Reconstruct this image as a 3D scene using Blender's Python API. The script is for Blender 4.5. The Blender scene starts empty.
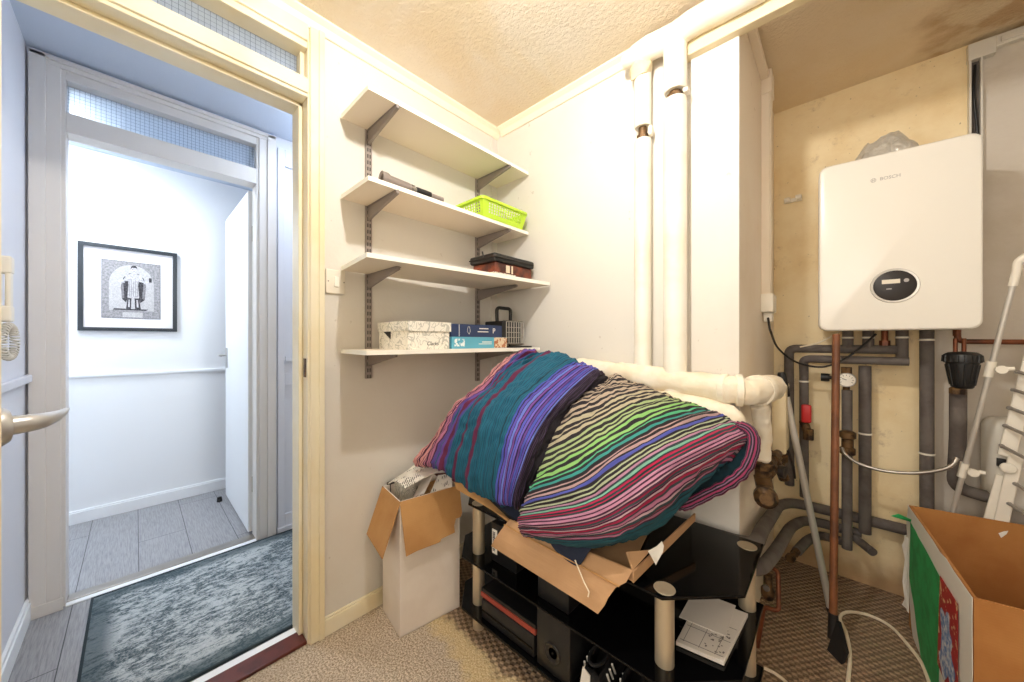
import bpy, bmesh, math, random
from mathutils import Vector, Matrix, noise
random.seed(7)
C = bpy.context.scene
COL = C.collection
PI = math.pi
# ------------------------------------------------------------------ survey of the room
CAMZ, FOC, YAW = 1.12, 350.0, math.radians(42.9)
SY, CY = math.sin(YAW), math.cos(YAW)
XL, YB, XC, YW, H, XR, YR = -1.432, 1.415, -0.245, 2.29, 2.315, 1.25, -1.15

def P(px, py, x=None, y=None, z=None):
    """survey point: a sight line from the tripod met with the plane x, y or z"""
    k = (px - 512) / FOC
    d = Vector((-SY + CY * k, CY + SY * k, (341 - py) / FOC))
    t = x / d.x if x is not None else y / d.y if y is not None else (z - CAMZ) / d.z
    return Vector((d.x * t, d.y * t, CAMZ + d.z * t))

def rgb(r, g, b):
    f = lambda c: (c / 255 / 12.92) if c / 255 <= 0.04045 else ((c / 255 + 0.055) / 1.055) ** 2.4
    return (f(r), f(g), f(b), 1)

# ------------------------------------------------------------------ materials
class NT:
    def __init__(s, name):
        s.m = bpy.data.materials.new(name); s.m.use_nodes = True
        s.t = s.m.node_tree; s.b = s.t.nodes['Principled BSDF']; s.out = s.t.nodes['Material Output']
    def n(s, kind, **kw):
        n = s.t.nodes.new(kind)
        for k, v in kw.items():
            if hasattr(n, k): setattr(n, k, v)
        return n
    def l(s, a, b): s.t.links.new(a, b)
    def math(s, op, a, b=None, c=None):
        n = s.n('ShaderNodeMath', operation=op)
        for i, v in enumerate((a, b, c)):
            if v is None: continue
            if isinstance(v, (int, float)): n.inputs[i].default_value = v
            else: s.l(v, n.inputs[i])
        return n.outputs[0]
    def mix(s, f, a, b, blend='MIX'):
        n = s.n('ShaderNodeMix', data_type='RGBA', blend_type=blend)
        for i, v in ((0, f), (6, a), (7, b)):
            if isinstance(v, (int, float)): n.inputs[i].default_value = v
            elif isinstance(v, tuple): n.inputs[i].default_value = v
            else: s.l(v, n.inputs[i])
        return n.outputs[2]
    def pos(s): return s.n('ShaderNodeNewGeometry').outputs['Position']
    def obj(s): return s.n('ShaderNodeTexCoord').outputs['Object']
    def noise(s, vec, scale, detail=4, rough=0.55, dist=0):
        n = s.n('ShaderNodeTexNoise'); n.inputs['Scale'].default_value = scale
        n.inputs['Detail'].default_value = detail; n.inputs['Roughness'].default_value = rough
        n.inputs['Distortion'].default_value = dist
        s.l(vec, n.inputs['Vector']); return n.outputs['Fac']
    def scale(s, vec, v):
        n = s.n('ShaderNodeMapping'); n.inputs['Scale'].default_value = v; s.l(vec, n.inputs['Vector']); return n.outputs[0]
    def step(s, v, a, b):
        n = s.n('ShaderNodeMapRange', interpolation_type='SMOOTHSTEP')
        s.l(v, n.inputs[0]); n.inputs[1].default_value = a; n.inputs[2].default_value = b; return n.outputs[0]
    def bump(s, h, strength, dist=0.01):
        n = s.n('ShaderNodeBump'); n.inputs['Strength'].default_value = strength; n.inputs['Distance'].default_value = dist
        s.l(h, n.inputs['Height']); s.l(n.outputs[0], s.b.inputs['Normal'])
    def set(s, **kw):
        for k, v in kw.items():
            i = s.b.inputs[k.replace('_', ' ')]
            if isinstance(v, (int, float, tuple)): i.default_value = v
            else: s.l(v, i)
        return s

def mat(name, c, rough=0.6, metal=0.0, c2=None, nscale=8, sharp=(0.4, 0.65), bump=None, **kw):
    t = NT(name); t.set(Base_Color=c, Roughness=rough, Metallic=metal, **kw)
    if c2:
        f = t.step(t.noise(t.obj(), nscale), *sharp); t.set(Base_Color=t.mix(f, c, c2))
    if bump: t.bump(t.noise(t.obj(), bump[0], 3), bump[1], bump[2] if len(bump) > 2 else 0.004)
    return t.m

def sep(t, v):
    n = t.n('ShaderNodeSeparateXYZ'); t.l(v, n.inputs[0]); return n.outputs

def wall_mat(name, c, c2, stain_scale=1.5, amt=(0.45, 0.8), bump=0.15):
    t = NT(name); p = t.pos()
    f = t.step(t.noise(p, stain_scale, 6, 0.6), *amt)
    col = t.mix(f, c, c2)
    spots = t.step(t.noise(p, 23, 3), 0.70, 0.76)
    col = t.mix(t.math('MULTIPLY', spots, 0.25), col, rgb(120, 90, 55))
    t.set(Base_Color=col, Roughness=0.75); t.bump(t.noise(p, 60, 4), bump, 0.004); return t.m

M = {}
M['white_wall'] = wall_mat('painted_plaster', rgb(224, 220, 212), rgb(218, 211, 200), 1.2)
M['side_wall'] = wall_mat('cream_plaster', rgb(238, 226, 208), rgb(230, 214, 190), 2)
M['hall_white'] = mat('hall_white_paint', rgb(240, 243, 246), 0.6)
M['hall_lilac'] = mat('hall_grey_paint', rgb(224, 226, 234), 0.5)
M['hall_frame'] = mat('hall_greige_gloss', rgb(222, 218, 214), 0.4)
M['cream'] = mat('cream_gloss', rgb(240, 232, 208), 0.35, c2=rgb(236, 222, 186), nscale=3)
M['cream_white'] = mat('ivory_gloss', rgb(245, 238, 216), 0.4)
# boiler wall: bare yellow plaster on the left, white paint right of the conduit
t = NT('boiler_wall_plaster'); p = t.pos(); xyz = sep(t, p)
st = t.step(t.noise(p, 2.2, 7, 0.65), 0.42, 0.72)
a = t.mix(st, rgb(244, 226, 186), rgb(230, 204, 154))
dk = t.step(t.noise(p, 6, 7, 0.75), 0.56, 0.74)
a = t.mix(t.math('MULTIPLY', dk, 0.5), a, rgb(140, 104, 62))
sp = t.step(t.noise(p, 55, 2), 0.70, 0.74)
a = t.mix(t.math('MULTIPLY', sp, 0.5), a, rgb(90, 66, 40))
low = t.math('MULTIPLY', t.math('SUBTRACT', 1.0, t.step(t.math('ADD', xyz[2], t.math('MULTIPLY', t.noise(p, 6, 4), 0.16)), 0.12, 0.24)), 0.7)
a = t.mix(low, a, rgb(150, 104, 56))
w = t.mix(st, rgb(206, 198, 186), rgb(192, 182, 166))
lowr = t.math('LESS_THAN', xyz[2], 1.25)
edge = t.step(t.math('ADD', xyz[0], t.math('MULTIPLY', lowr, .105)), 0.404, 0.408)
t.set(Base_Color=t.mix(edge, a, w), Roughness=0.85); t.bump(t.noise(p, 45, 5), 0.25, 0.005); M['boiler_wall'] = t.m
# artex ceiling with water stains
t = NT('artex_ceiling'); p = t.pos(); xyz = sep(t, p)
st = t.step(t.noise(p, 1.9, 6, 0.6, 0.6), 0.40, 0.68)
a = t.mix(st, rgb(230, 220, 204), rgb(224, 208, 180))
near = t.step(xyz[1], 1.15, 1.5)
a = t.mix(t.math('MULTIPLY', near, 0.5), a, rgb(224, 200, 158))
pr = t.math('MULTIPLY', t.step(t.math('ADD', xyz[0], t.math('MULTIPLY', t.noise(p, 5, 5), 0.35)), 0.38, 0.52), t.step(xyz[1], 1.6, 1.9))
a = t.mix(t.math('MULTIPLY', pr, 0.85), a, t.mix(t.step(t.noise(p, 9, 4), .4, .6), rgb(206, 190, 160), rgb(176, 146, 108)))
t.set(Base_Color=a, Roughness=0.9)
hb = t.noise(p, 75, 4, 0.55, 0.4); t.bump(hb, 0.6, 0.008); M['ceiling'] = t.m
M['hall_ceiling'] = mat('hall_ceiling_paint', rgb(205, 216, 232), 0.8, bump=(40, 0.15))
# carpet on the near side, waffle underlay beyond
t = NT('worn_carpet_and_underlay'); p = t.pos(); xyz = sep(t, p)
n1 = t.noise(p, 160, 3, 0.7); n2 = t.noise(p, 5, 5, 0.6)
car = t.mix(t.step(n1, 0.36, 0.64), rgb(146, 128, 108), rgb(228, 212, 190))
car = t.mix(t.math('MULTIPLY', t.step(n2, 0.45, 0.7), 0.4), car, rgb(164, 142, 118))
u = t.math('ADD', t.math('MULTIPLY', xyz[0], 1.0), t.math('MULTIPLY', xyz[1], 0.25))
v = t.math('SUBTRACT', xyz[1], t.math('MULTIPLY', xyz[0], 0.25))
wob = t.math('MULTIPLY', t.math('SUBTRACT', t.noise(p, 9, 2), 0.5), 2.0)
su = t.math('SINE', t.math('ADD', t.math('MULTIPLY', u, 190), wob)); sv = t.math('SINE', t.math('ADD', t.math('MULTIPLY', v, 230), wob))
waf = t.math('MULTIPLY', su, sv)
wf = t.step(waf, -0.5, 0.6)
wcol = t.mix(wf, rgb(126, 104, 82), rgb(164, 138, 110))
wcol = t.mix(t.math('MULTIPLY', t.step(n2, 0.5, 0.75), 0.5), wcol, rgb(92, 66, 44))
yel = t.mix(t.step(n1, 0.35, 0.65), rgb(190, 162, 114), rgb(230, 210, 168))
b = t.math('ADD', t.math('ADD', xyz[1], t.math('MULTIPLY', xyz[0], 0.12)), t.math('MULTIPLY', t.math('SUBTRACT', n2, 0.5), 0.35))
f1 = t.step(b, 0.62, 0.68); f2 = t.step(b, 0.70, 0.76)
yel = t.mix(f2, yel, wcol)
t.set(Base_Color=t.mix(f1, car, yel), Roughness=1.0)
hh = t.math('ADD', t.math('MULTIPLY', t.math('SUBTRACT', 1.0, f2), n1), t.math('MULTIPLY', f2, t.math('MULTIPLY', wf, 1.2)))
t.bump(hh, 0.9, 0.006); M['floor'] = t.m
# grey laminate, boards run along x
t = NT('grey_laminate'); p = t.pos(); xyz = sep(t, p)
yy = t.math('ADD', xyz[1], 0.183)
q = t.math('DIVIDE', yy, 0.193); fr = t.math('FRACT', q); cell = t.math('FLOOR', q)
seam = t.math('MAXIMUM', t.math('LESS_THAN', fr, 0.016), t.math('LESS_THAN', t.math('FRACT', t.math('ADD', t.math('DIVIDE', xyz[0], 1.2), t.math('MULTIPLY', cell, 0.37))), 0.003))
g = t.noise(t.scale(p, (1.6, 26, 1)), 7, 7, 0.68, 0.3)
big = t.noise(t.scale(p, (1, 3, 1)), 2.2, 3)
c = t.mix(t.step(g, 0.35, 0.7), rgb(158, 159, 163), rgb(112, 112, 117))
c = t.mix(t.math('MULTIPLY', big, 0.4), c, rgb(178, 178, 180))
c = t.mix(seam, c, rgb(64, 66, 70)); t.set(Base_Color=c, Roughness=0.35); M['laminate'] = t.m
M['bosch_white'] = mat('boiler_enamel', rgb(240, 236, 226), 0.28)
t = NT('slotted_steel'); o_ = sep(t, t.obj()); ay = t.math('ABSOLUTE', o_[1])
sl = t.math('MULTIPLY', t.math('MULTIPLY', t.math('GREATER_THAN', ay, .0024), t.math('LESS_THAN', ay, .0072)), t.math('LESS_THAN', t.math('FRACT', t.math('MULTIPLY', o_[2], 38.4)), .6))
t.set(Base_Color=t.mix(sl, rgb(150, 140, 134), rgb(34, 30, 28)), Roughness=.5); M['slotted'] = t.m
M['plastic_white'] = mat('white_plastic', rgb(238, 232, 218), 0.4)
M['plastic_grey'] = mat('grey_white_plastic', rgb(214, 210, 200), 0.45)
M['black_plastic'] = mat('black_plastic', rgb(20, 20, 21), 0.42, bump=(120, 0.05))
M['black_gloss'] = mat('black_glass', rgb(7, 7, 8), 0.08, Specular_IOR_Level=0.25)
M['chrome'] = mat('satin_chrome', rgb(206, 192, 166), 0.42, 0.65)
M['steel'] = mat('brushed_steel', rgb(170, 165, 158), 0.38, 1.0)
M['nickel'] = mat('satin_nickel', rgb(190, 190, 190), 0.34, 0.6)
M['aluminium'] = mat('dull_aluminium', rgb(206, 202, 194), 0.4, 0.45)
M['bracket'] = mat('bronze_grey_steel', rgb(142, 132, 126), 0.45, 0.2)
M['copper'] = mat('copper_tube', rgb(128, 72, 44), 0.45, 0.5, c2=rgb(92, 54, 36), nscale=14)
M['rust'] = mat('copper_coloured_handle', rgb(128, 78, 46), 0.5, 0.1, c2=rgb(96, 58, 36), nscale=9)
M['rail_grey'] = mat('grey_coated_rail', rgb(150, 144, 136), 0.5)
M['brass'] = mat('tarnished_brass', rgb(112, 84, 52), 0.5, 0.5, c2=rgb(44, 32, 24), nscale=30)
M['foam'] = mat('grey_foam_lagging', rgb(104, 97, 92), 0.8, c2=rgb(88, 80, 76), nscale=14, bump=(90, 0.2))
M['lag'] = mat('white_pipe_lagging', rgb(240, 232, 214), 0.7, c2=rgb(232, 218, 192), nscale=10, bump=(26, 0.5, 0.008))
M['lag_clean'] = mat('smooth_white_lagging', rgb(245, 240, 228), 0.5, c2=rgb(238, 228, 206), nscale=4)
M['duct'] = mat('cream_trunking', rgb(228, 212, 174), 0.5)
M['shelf'] = mat('white_melamine', rgb(232, 220, 202), 0.45)
M['shelf_edge'] = mat('white_edging', rgb(252, 249, 238), 0.35)
def card(name, c, c2):
    t = NT(name); p = t.obj()
    f = t.step(t.noise(p, 5, 5), 0.35, 0.7); col = t.mix(f, c, c2)
    w = t.math('SINE', t.math('MULTIPLY', sep(t, p)[2], 900))
    t.set(Base_Color=col, Roughness=0.85); t.bump(t.math('ADD', t.noise(p, 30, 3), t.math('MULTIPLY', w, 0.05)), 0.2, 0.004); return t.m
M['card'] = card('brown_cardboard', rgb(196, 150, 96), rgb(178, 130, 78))
M['card_dark'] = card('warm_cardboard', rgb(178, 124, 66), rgb(160, 104, 50))
M['card_pale'] = card('pale_cardboard', rgb(188, 148, 108), rgb(172, 132, 92))
M['card_white'] = card('white_faced_card', rgb(238, 228, 218), rgb(228, 216, 204))
M['paper_grey'] = mat('off_white_paper', rgb(222, 214, 204), 0.8)
M['ink_soft'] = mat('faded_print', rgb(120, 112, 106), 0.8)
M['paper'] = mat('white_paper', rgb(240, 236, 226), 0.8)
def printed(name, base, ink, sx, sy, thr=0.5, scale=60):
    t = NT(name); p = t.obj(); xyz = sep(t, p)
    rows = t.math('LESS_THAN', t.math('FRACT', t.math('MULTIPLY', t.math('ADD', xyz[0], xyz[1]), sx)), 0.5)
    words = t.math('GREATER_THAN', t.noise(t.scale(p, (scale, scale * sy, scale)), 1.0, 2), thr)
    blk = t.step(t.noise(p, 14, 2), 0.48, 0.56)
    t.set(Base_Color=t.mix(t.math('MULTIPLY', t.math('MULTIPLY', rows, words), blk), base, ink), Roughness=0.7); return t.m
M['printed'] = printed('printed_paper', rgb(240, 236, 228), rgb(70, 66, 66), 90, 1)
M['plan'] = printed('printed_plan_sheet', rgb(222, 216, 208), rgb(150, 142, 138), 130, 1, 0.5, 70)
t = NT('doodle_printed_card'); p = t.obj()
def doodle_lines(sc, wd):
    n = t.noise(p, sc, 1, .4, 1.2)
    return t.math('LESS_THAN', t.math('ABSOLUTE', t.math('SUBTRACT', n, 0.5)), wd)
ln = t.math('MAXIMUM', doodle_lines(16, .022), doodle_lines(30, .024))
t.set(Base_Color=t.mix(t.math('MULTIPLY', ln, .5), rgb(242, 238, 226), rgb(136, 138, 126)), Roughness=0.7); M['doodle'] = t.m
M['navy'] = mat('navy_box', rgb(34, 52, 92), 0.5)
M['sky'] = mat('light_blue_box', rgb(92, 170, 196), 0.5)
M['spine_brown'] = mat('brown_red_leather', rgb(128, 62, 38), 0.5, c2=rgb(60, 26, 18), nscale=14)
M['ink_white'] = mat('white_print', rgb(244, 240, 230), 0.6)
M['ink_grey'] = mat('grey_print', rgb(176, 172, 168), 0.6)
M['ink_dark'] = mat('dark_print', rgb(40, 38, 38), 0.6)
M['lime'] = mat('lime_plastic', rgb(186, 222, 56), 0.4, Transmission_Weight=0.0)
M['red'] = mat('red_plastic', rgb(190, 40, 40), 0.4)
M['rust_red'] = mat('faded_red_card', rgb(150, 62, 46), 0.6)
M['green_paper'] = mat('green_paper', rgb(44, 176, 98), 0.6, c2=rgb(36, 146, 80), nscale=16)
t = NT('red_printed_wrap'); p = t.obj(); v = t.noise(p, 17, 2, .5, .4)
c = t.mix(t.step(t.noise(p, 46, 2), .58, .64), rgb(176, 26, 34), rgb(226, 196, 150))
t.set(Base_Color=c, Roughness=0.5); M['red_wrap'] = t.m
M['blue_print'] = mat('blue_print', rgb(96, 138, 196), 0.5, c2=rgb(230, 232, 236), nscale=50)
M['navy_cloth'] = mat('navy_cotton', rgb(28, 36, 56), 0.9, bump=(200, 0.2))
M['foil'] = mat('crumpled_foil', rgb(216, 214, 206), 0.35, 0.45, bump=(18, 1.0, 0.02))
M['shoe'] = mat('black_suede', rgb(22, 21, 22), 0.8, bump=(150, .2))
M['dark_sole'] = mat('dark_rubber', rgb(46, 44, 43), 0.6)
M['rubber_white'] = mat('white_rubber', rgb(228, 222, 212), 0.6)
M['dark_bits'] = mat('dark_fittings', rgb(34, 28, 26), 0.5)
M['mahogany'] = mat('red_brown_wood', rgb(96, 40, 30), 0.35, c2=rgb(70, 28, 22), nscale=12)
M['cable_white'] = mat('cream_flex', rgb(226, 212, 186), 0.5)
t = NT('bulb_glow'); t.set(Base_Color=(1, 1, 1, 1), Emission_Color=(1.0, 0.965, 0.92, 1), Emission_Strength=920.0); M['bulb'] = t.m
t = NT('hall_fill_glow'); t.set(Base_Color=(1, 1, 1, 1), Emission_Color=(0.90, 0.96, 1.0, 1), Emission_Strength=50.0); M['hall_glow'] = t.m
t = NT('lobby_fill_glow'); t.set(Base_Color=(1, 1, 1, 1), Emission_Color=(0.74, 0.85, 1.0, 1), Emission_Strength=44.0); M['lobby_glow'] = t.m
def wired_glass(name, col):
    t = NT(name); xyz = sep(t, t.pos())
    a = t.math('LESS_THAN', t.math('FRACT', t.math('MULTIPLY', xyz[1], 66)), 0.07)
    b = t.math('LESS_THAN', t.math('FRACT', t.math('MULTIPLY', xyz[2], 66)), 0.07)
    g = t.math('MAXIMUM', a, b)
    t.set(Base_Color=t.mix(g, col, rgb(120, 134, 156)), Roughness=0.45)
    t.set(Transmission_Weight=t.math('SUBTRACT', 0.75, t.math('MULTIPLY', g, 0.7))); return t.m
M['wired'] = wired_glass('wired_glass', rgb(214, 226, 240))
# distressed rug
t = NT('distressed_rug'); p = t.pos(); xyz = sep(t, p)
n1 = t.noise(t.scale(p, (2.3, 1, 1)), 24, 9, 0.8, 0.4); n2 = t.noise(p, 4, 4)
f = t.step(t.math('ADD', n1, t.math('MULTIPLY', t.math('SUBTRACT', n2, .5), .35)), 0.43, 0.57)
c = t.mix(f, rgb(176, 184, 188), rgb(60, 78, 86))
fine = t.noise(p, 120, 3); c = t.mix(t.math('MULTIPLY', t.step(fine, .4, .7), .3), c, rgb(214, 218, 220))
d = t.math('MINIMUM', t.math('SUBTRACT', xyz[1], -0.122), t.math('MINIMUM', t.math('SUBTRACT', xyz[0], -2.352), t.math('SUBTRACT', -1.565, xyz[0])))
bd = t.math('SUBTRACT', 1.0, t.step(t.math('ADD', d, t.math('MULTIPLY', n1, 0.05)), 0.055, 0.11))
c = t.mix(t.math('MULTIPLY', bd, .75), c, rgb(52, 72, 80))
t.set(Base_Color=c, Roughness=1.0); t.bump(fine, .6, .004); M['rug'] = t.m
M['rug_edge'] = mat('dark_rug_binding', rgb(44, 56, 62), 1.0)

def ramp_stripes(name, stops, chan=0):
    """stops: list of (end position, colour) across the cloth"""
    t = NT(name); uv = t.n('ShaderNodeUVMap'); uv.uv_map = 'UVMap'
    x = sep(t, uv.outputs[0])[chan]
    nn = t.noise(t.scale(uv.outputs[0], (60, 9, 1)), 1.0, 3)
    xx = t.math('ADD', x, t.math('MULTIPLY', t.math('SUBTRACT', nn, .5), 0.004))
    segs, start = [], 0.0
    for e, c in stops: segs.append((start, c)); start = e
    out = None
    for i in range(0, len(segs), 30):
        ch = segs[i:i + 30]
        r = t.n('ShaderNodeValToRGB'); cr = r.color_ramp; cr.interpolation = 'CONSTANT'
        cr.elements[0].position = 0.0 if i == 0 else ch[0][0]; cr.elements[0].color = ch[0][1]
        cr.elements.remove(cr.elements[1])
        for ps, c in ch[1:]:
            e = cr.elements.new(ps); e.color = c
        t.l(xx, r.inputs[0])
        out = r.outputs[0] if out is None else t.mix(t.math('GREATER_THAN', xx, ch[0][0]), out, r.outputs[0])
    wv = t.noise(t.scale(uv.outputs[0], (500, 40, 1)), 1.0, 2)
    out = t.mix(t.math('MULTIPLY', t.step(wv, .45, .7), .22), out, rgb(20, 18, 26))
    t.set(Base_Color=out, Roughness=0.85, Sheen_Weight=0.0)
    t.bump(t.noise(t.scale(uv.outputs[0], (220, 30, 1)), 1.0, 3), .4, .004); return t.m

# ------------------------------------------------------------------ mesh helpers
def frame_from(axis):
    a = axis.normalized(); u = Vector((0, 0, 1)).cross(a)
    if u.length < 1e-3: u = Vector((1, 0, 0))
    u.normalize(); return u, a.cross(u)

def catmull(pts, n):
    pts = [Vector(p) for p in pts]; q = [pts[0] * 2 - pts[1]] + pts + [pts[-1] * 2 - pts[-2]]; out = []
    for i in range(1, len(q) - 2):
        for j in range(n):
            s = j / n; a, b, c, d = q[i - 1], q[i], q[i + 1], q[i + 2]
            out.append(.5 * ((2 * b) + (c - a) * s + (2 * a - 5 * b + 4 * c - d) * s * s + (3 * b - a - 3 * c + d) * s ** 3))
    out.append(pts[-1]); return out

class MB:
    def __init__(s): s.bm = bmesh.new(); s.uv = None
    def box(s, x0, x1, y0, y1, z0, z1):
        return s.boxm(Matrix.Translation(((x0 + x1) / 2, (y0 + y1) / 2, (z0 + z1) / 2)) @ Matrix.Diagonal((abs(x1 - x0), abs(y1 - y0), abs(z1 - z0), 1)))
    def boxm(s, m):
        v = [s.bm.verts.new(m @ Vector((i, j, k))) for i in (-.5, .5) for j in (-.5, .5) for k in (-.5, .5)]
        for f in ((0, 1, 3, 2), (4, 6, 7, 5), (0, 4, 5, 1), (2, 3, 7, 6), (0, 2, 6, 4), (1, 5, 7, 3)): s.bm.faces.new([v[i] for i in f])
        return s
    def rbox(s, x0, x1, y0, y1, z0, z1, r=.006, seg=3):
        b = bmesh.new(); bmesh.ops.create_cube(b, size=1)
        for v in b.verts: v.co = Vector(((x0 + x1) / 2 + v.co.x * (x1 - x0), (y0 + y1) / 2 + v.co.y * (y1 - y0), (z0 + z1) / 2 + v.co.z * (z1 - z0)))
        bmesh.ops.bevel(b, geom=b.edges[:], offset=r, segments=seg, affect='EDGES', profile=.5)
        s.merge(b); return s
    def merge(s, b, m=None):
        mp = {v: s.bm.verts.new((m @ v.co) if m else v.co) for v in b.verts}
        for f in b.faces:
            try: s.bm.faces.new([mp[v] for v in f.verts])
            except ValueError: pass
        b.free()
    def prism(s, pts, d):
        """polygon (world points) extruded by vector d"""
        d = Vector(d); a = [s.bm.verts.new(p) for p in pts]; b = [s.bm.verts.new(Vector(p) + d) for p in pts]
        s.bm.faces.new(a[::-1]); s.bm.faces.new(b); n = len(a)
        for i in range(n): s.bm.faces.new((a[i], a[(i + 1) % n], b[(i + 1) % n], b[i]))
        return s
    def tube(s, pts, r, n=14, cap=True):
        pts = [Vector(p) for p in pts]; rings = []
        u = None
        for i, p in enumerate(pts):
            d = (pts[min(i + 1, len(pts) - 1)] - pts[max(i - 1, 0)]).normalized()
            if u is None: u, w = frame_from(d)
            u = (u - d * u.dot(d)).normalized(); w = d.cross(u)
            rr = r[i] if isinstance(r, (list, tuple)) else r
            rings.append([s.bm.verts.new(p + (u * math.cos(2 * PI * j / n) + w * math.sin(2 * PI * j / n)) * rr) for j in range(n)])
        for a, b in zip(rings, rings[1:]):
            for j in range(n): s.bm.faces.new((a[j], a[(j + 1) % n], b[(j + 1) % n], b[j]))
        if cap: s.bm.faces.new(rings[0][::-1]); s.bm.faces.new(rings[-1])
        return s
    def bend(s, pts, r, n=14, rad=.06, seg=6):
        """tube along a polyline with rounded corners"""
        pts = [Vector(p) for p in pts]; out = [pts[0]]
        for a, b, c in zip(pts, pts[1:], pts[2:]):
            q = min(rad, (a - b).length * .45, (c - b).length * .45); p0 = b + (a - b).normalized() * q; p1 = b + (c - b).normalized() * q
            for i in range(seg + 1):
                t = i / seg; out.append(p0 * (1 - t) ** 2 + b * 2 * t * (1 - t) + p1 * t * t)
        out.append(pts[-1]); return s.tube(out, r, n)
    def lathe(s, prof, o, axis=(0, 0, 1), n=24):
        """prof: (radius, height) pairs along axis from o"""
        o = Vector(o); a = Vector(axis).normalized(); u, w = frame_from(a); rings = []
        for r, h in prof:
            if r < 1e-5: rings.append([s.bm.verts.new(o + a * h)])
            else: rings.append([s.bm.verts.new(o + a * h + (u * math.cos(2 * PI * j / n) + w * math.sin(2 * PI * j / n)) * r) for j in range(n)])
        for A, B in zip(rings, rings[1:]):
            for j in range(n):
                k = (j + 1) % n
                if len(A) == 1 and len(B) == 1: continue
                if len(A) == 1: s.bm.faces.new((A[0], B[k], B[j]))
                elif len(B) == 1: s.bm.faces.new((A[j], A[k], B[0]))
                else: s.bm.faces.new((A[j], A[k], B[k], B[j]))
        if len(rings[0]) > 1: s.bm.faces.new(rings[0][::-1])
        if len(rings[-1]) > 1: s.bm.faces.new(rings[-1])
        return s
    def sheet(s, grid, th=.0015, nrm=None):
        """grid of points -> thin solid sheet"""
        R, Q = len(grid), len(grid[0])
        n = Vector(nrm).normalized() if nrm else (Vector(grid[0][-1]) - Vector(grid[0][0])).cross(Vector(grid[-1][0]) - Vector(grid[0][0])).normalized()
        A = [[s.bm.verts.new(p) for p in r] for r in grid]; B = [[s.bm.verts.new(Vector(p) + n * th) for p in r] for r in grid]
        for i in range(R - 1):
            for j in range(Q - 1):
                s.bm.faces.new((A[i][j], A[i + 1][j], A[i + 1][j + 1], A[i][j + 1])); s.bm.faces.new((B[i][j], B[i][j + 1], B[i + 1][j + 1], B[i + 1][j]))
        loop = [(0, j) for j in range(Q)] + [(i, Q - 1) for i in range(1, R)] + [(R - 1, j) for j in range(Q - 2, -1, -1)] + [(i, 0) for i in range(R - 2, 0, -1)]
        for (a, b), (c, d) in zip(loop, loop[1:] + loop[:1]): s.bm.faces.new((A[a][b], A[c][d], B[c][d], B[a][b]))
        return s
    def build(s, name, m, parent=None, bevel=0, smooth=True, sub=0):
        bmesh.ops.recalc_face_normals(s.bm, faces=s.bm.faces[:])
        xs = [v.co for v in s.bm.verts]
        if parent is not None:
            o0 = Vector((0, 0, 0)); q = parent
            while q is not None: o0 += q.location; q = q.parent
        else: o0 = Vector((0, 0, 0))
        lo = Vector((min(v.x for v in xs), min(v.y for v in xs), min(v.z for v in xs))); hi = Vector((max(v.x for v in xs), max(v.y for v in xs), max(v.z for v in xs)))
        base = Vector(((lo.x + hi.x) / 2, (lo.y + hi.y) / 2, lo.z))
        for v in s.bm.verts: v.co -= base
        me = bpy.data.meshes.new(name); s.bm.to_mesh(me); s.bm.free()
        o = bpy.data.objects.new(name, me); COL.objects.link(o); o.location = base - o0
        me.materials.append(M[m] if isinstance(m, str) else m)
        if parent is not None: o.parent = parent
        if smooth:
            for f in me.polygons: f.use_smooth = True
            try: me.set_sharp_from_angle(angle=math.radians(38))
            except Exception: pass
        if bevel:
            b = o.modifiers.new('soft_edges', 'BEVEL'); b.width = bevel; b.segments = 2; b.limit_method = 'ANGLE'; b.angle_limit = math.radians(40)
        if sub:
            b = o.modifiers.new('smooth', 'SUBSURF'); b.levels = b.render_levels = sub
        return o

def tag(o, label, cat, group=None):
    o['label'] = label; o['category'] = cat
    if group: o['group'] = group
    return o
def struct(o): o['kind'] = 'structure'; return o
def thing(name, label, cat, loc, group=None):
    o = bpy.data.objects.new(name, None); COL.objects.link(o); o.location = Vector(loc); o.empty_display_size = .05
    return tag(o, label, cat, group)
def text(name, s, size, m, parent, mtx, ext=.0004, shear=0):
    c = bpy.data.curves.new(name, 'FONT'); c.body = s; c.size = size; c.extrude = ext; c.shear = shear; c.align_x = 'CENTER'; c.align_y = 'CENTER'
    f = bpy.data.objects.new(name + '_curve', c); me = bpy.data.meshes.new_from_object(f); bpy.data.objects.remove(f)
    o = bpy.data.objects.new(name, me); COL.objects.link(o); me.materials.clear(); me.materials.append(M[m])
    o.parent = parent; o0 = Vector((0, 0, 0)); q = parent
    while q is not None: o0 += q.location; q = q.parent
    o.matrix_local = Matrix.Translation(-o0) @ mtx; return o
def basis(o, x, y):
    x = Vector(x).normalized(); y = Vector(y).normalized(); z = x.cross(y)
    return Matrix(((x.x, y.x, z.x, o[0]), (x.y, y.y, z.y, o[1]), (x.z, y.z, z.z, o[2]), (0, 0, 0, 1)))

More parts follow.
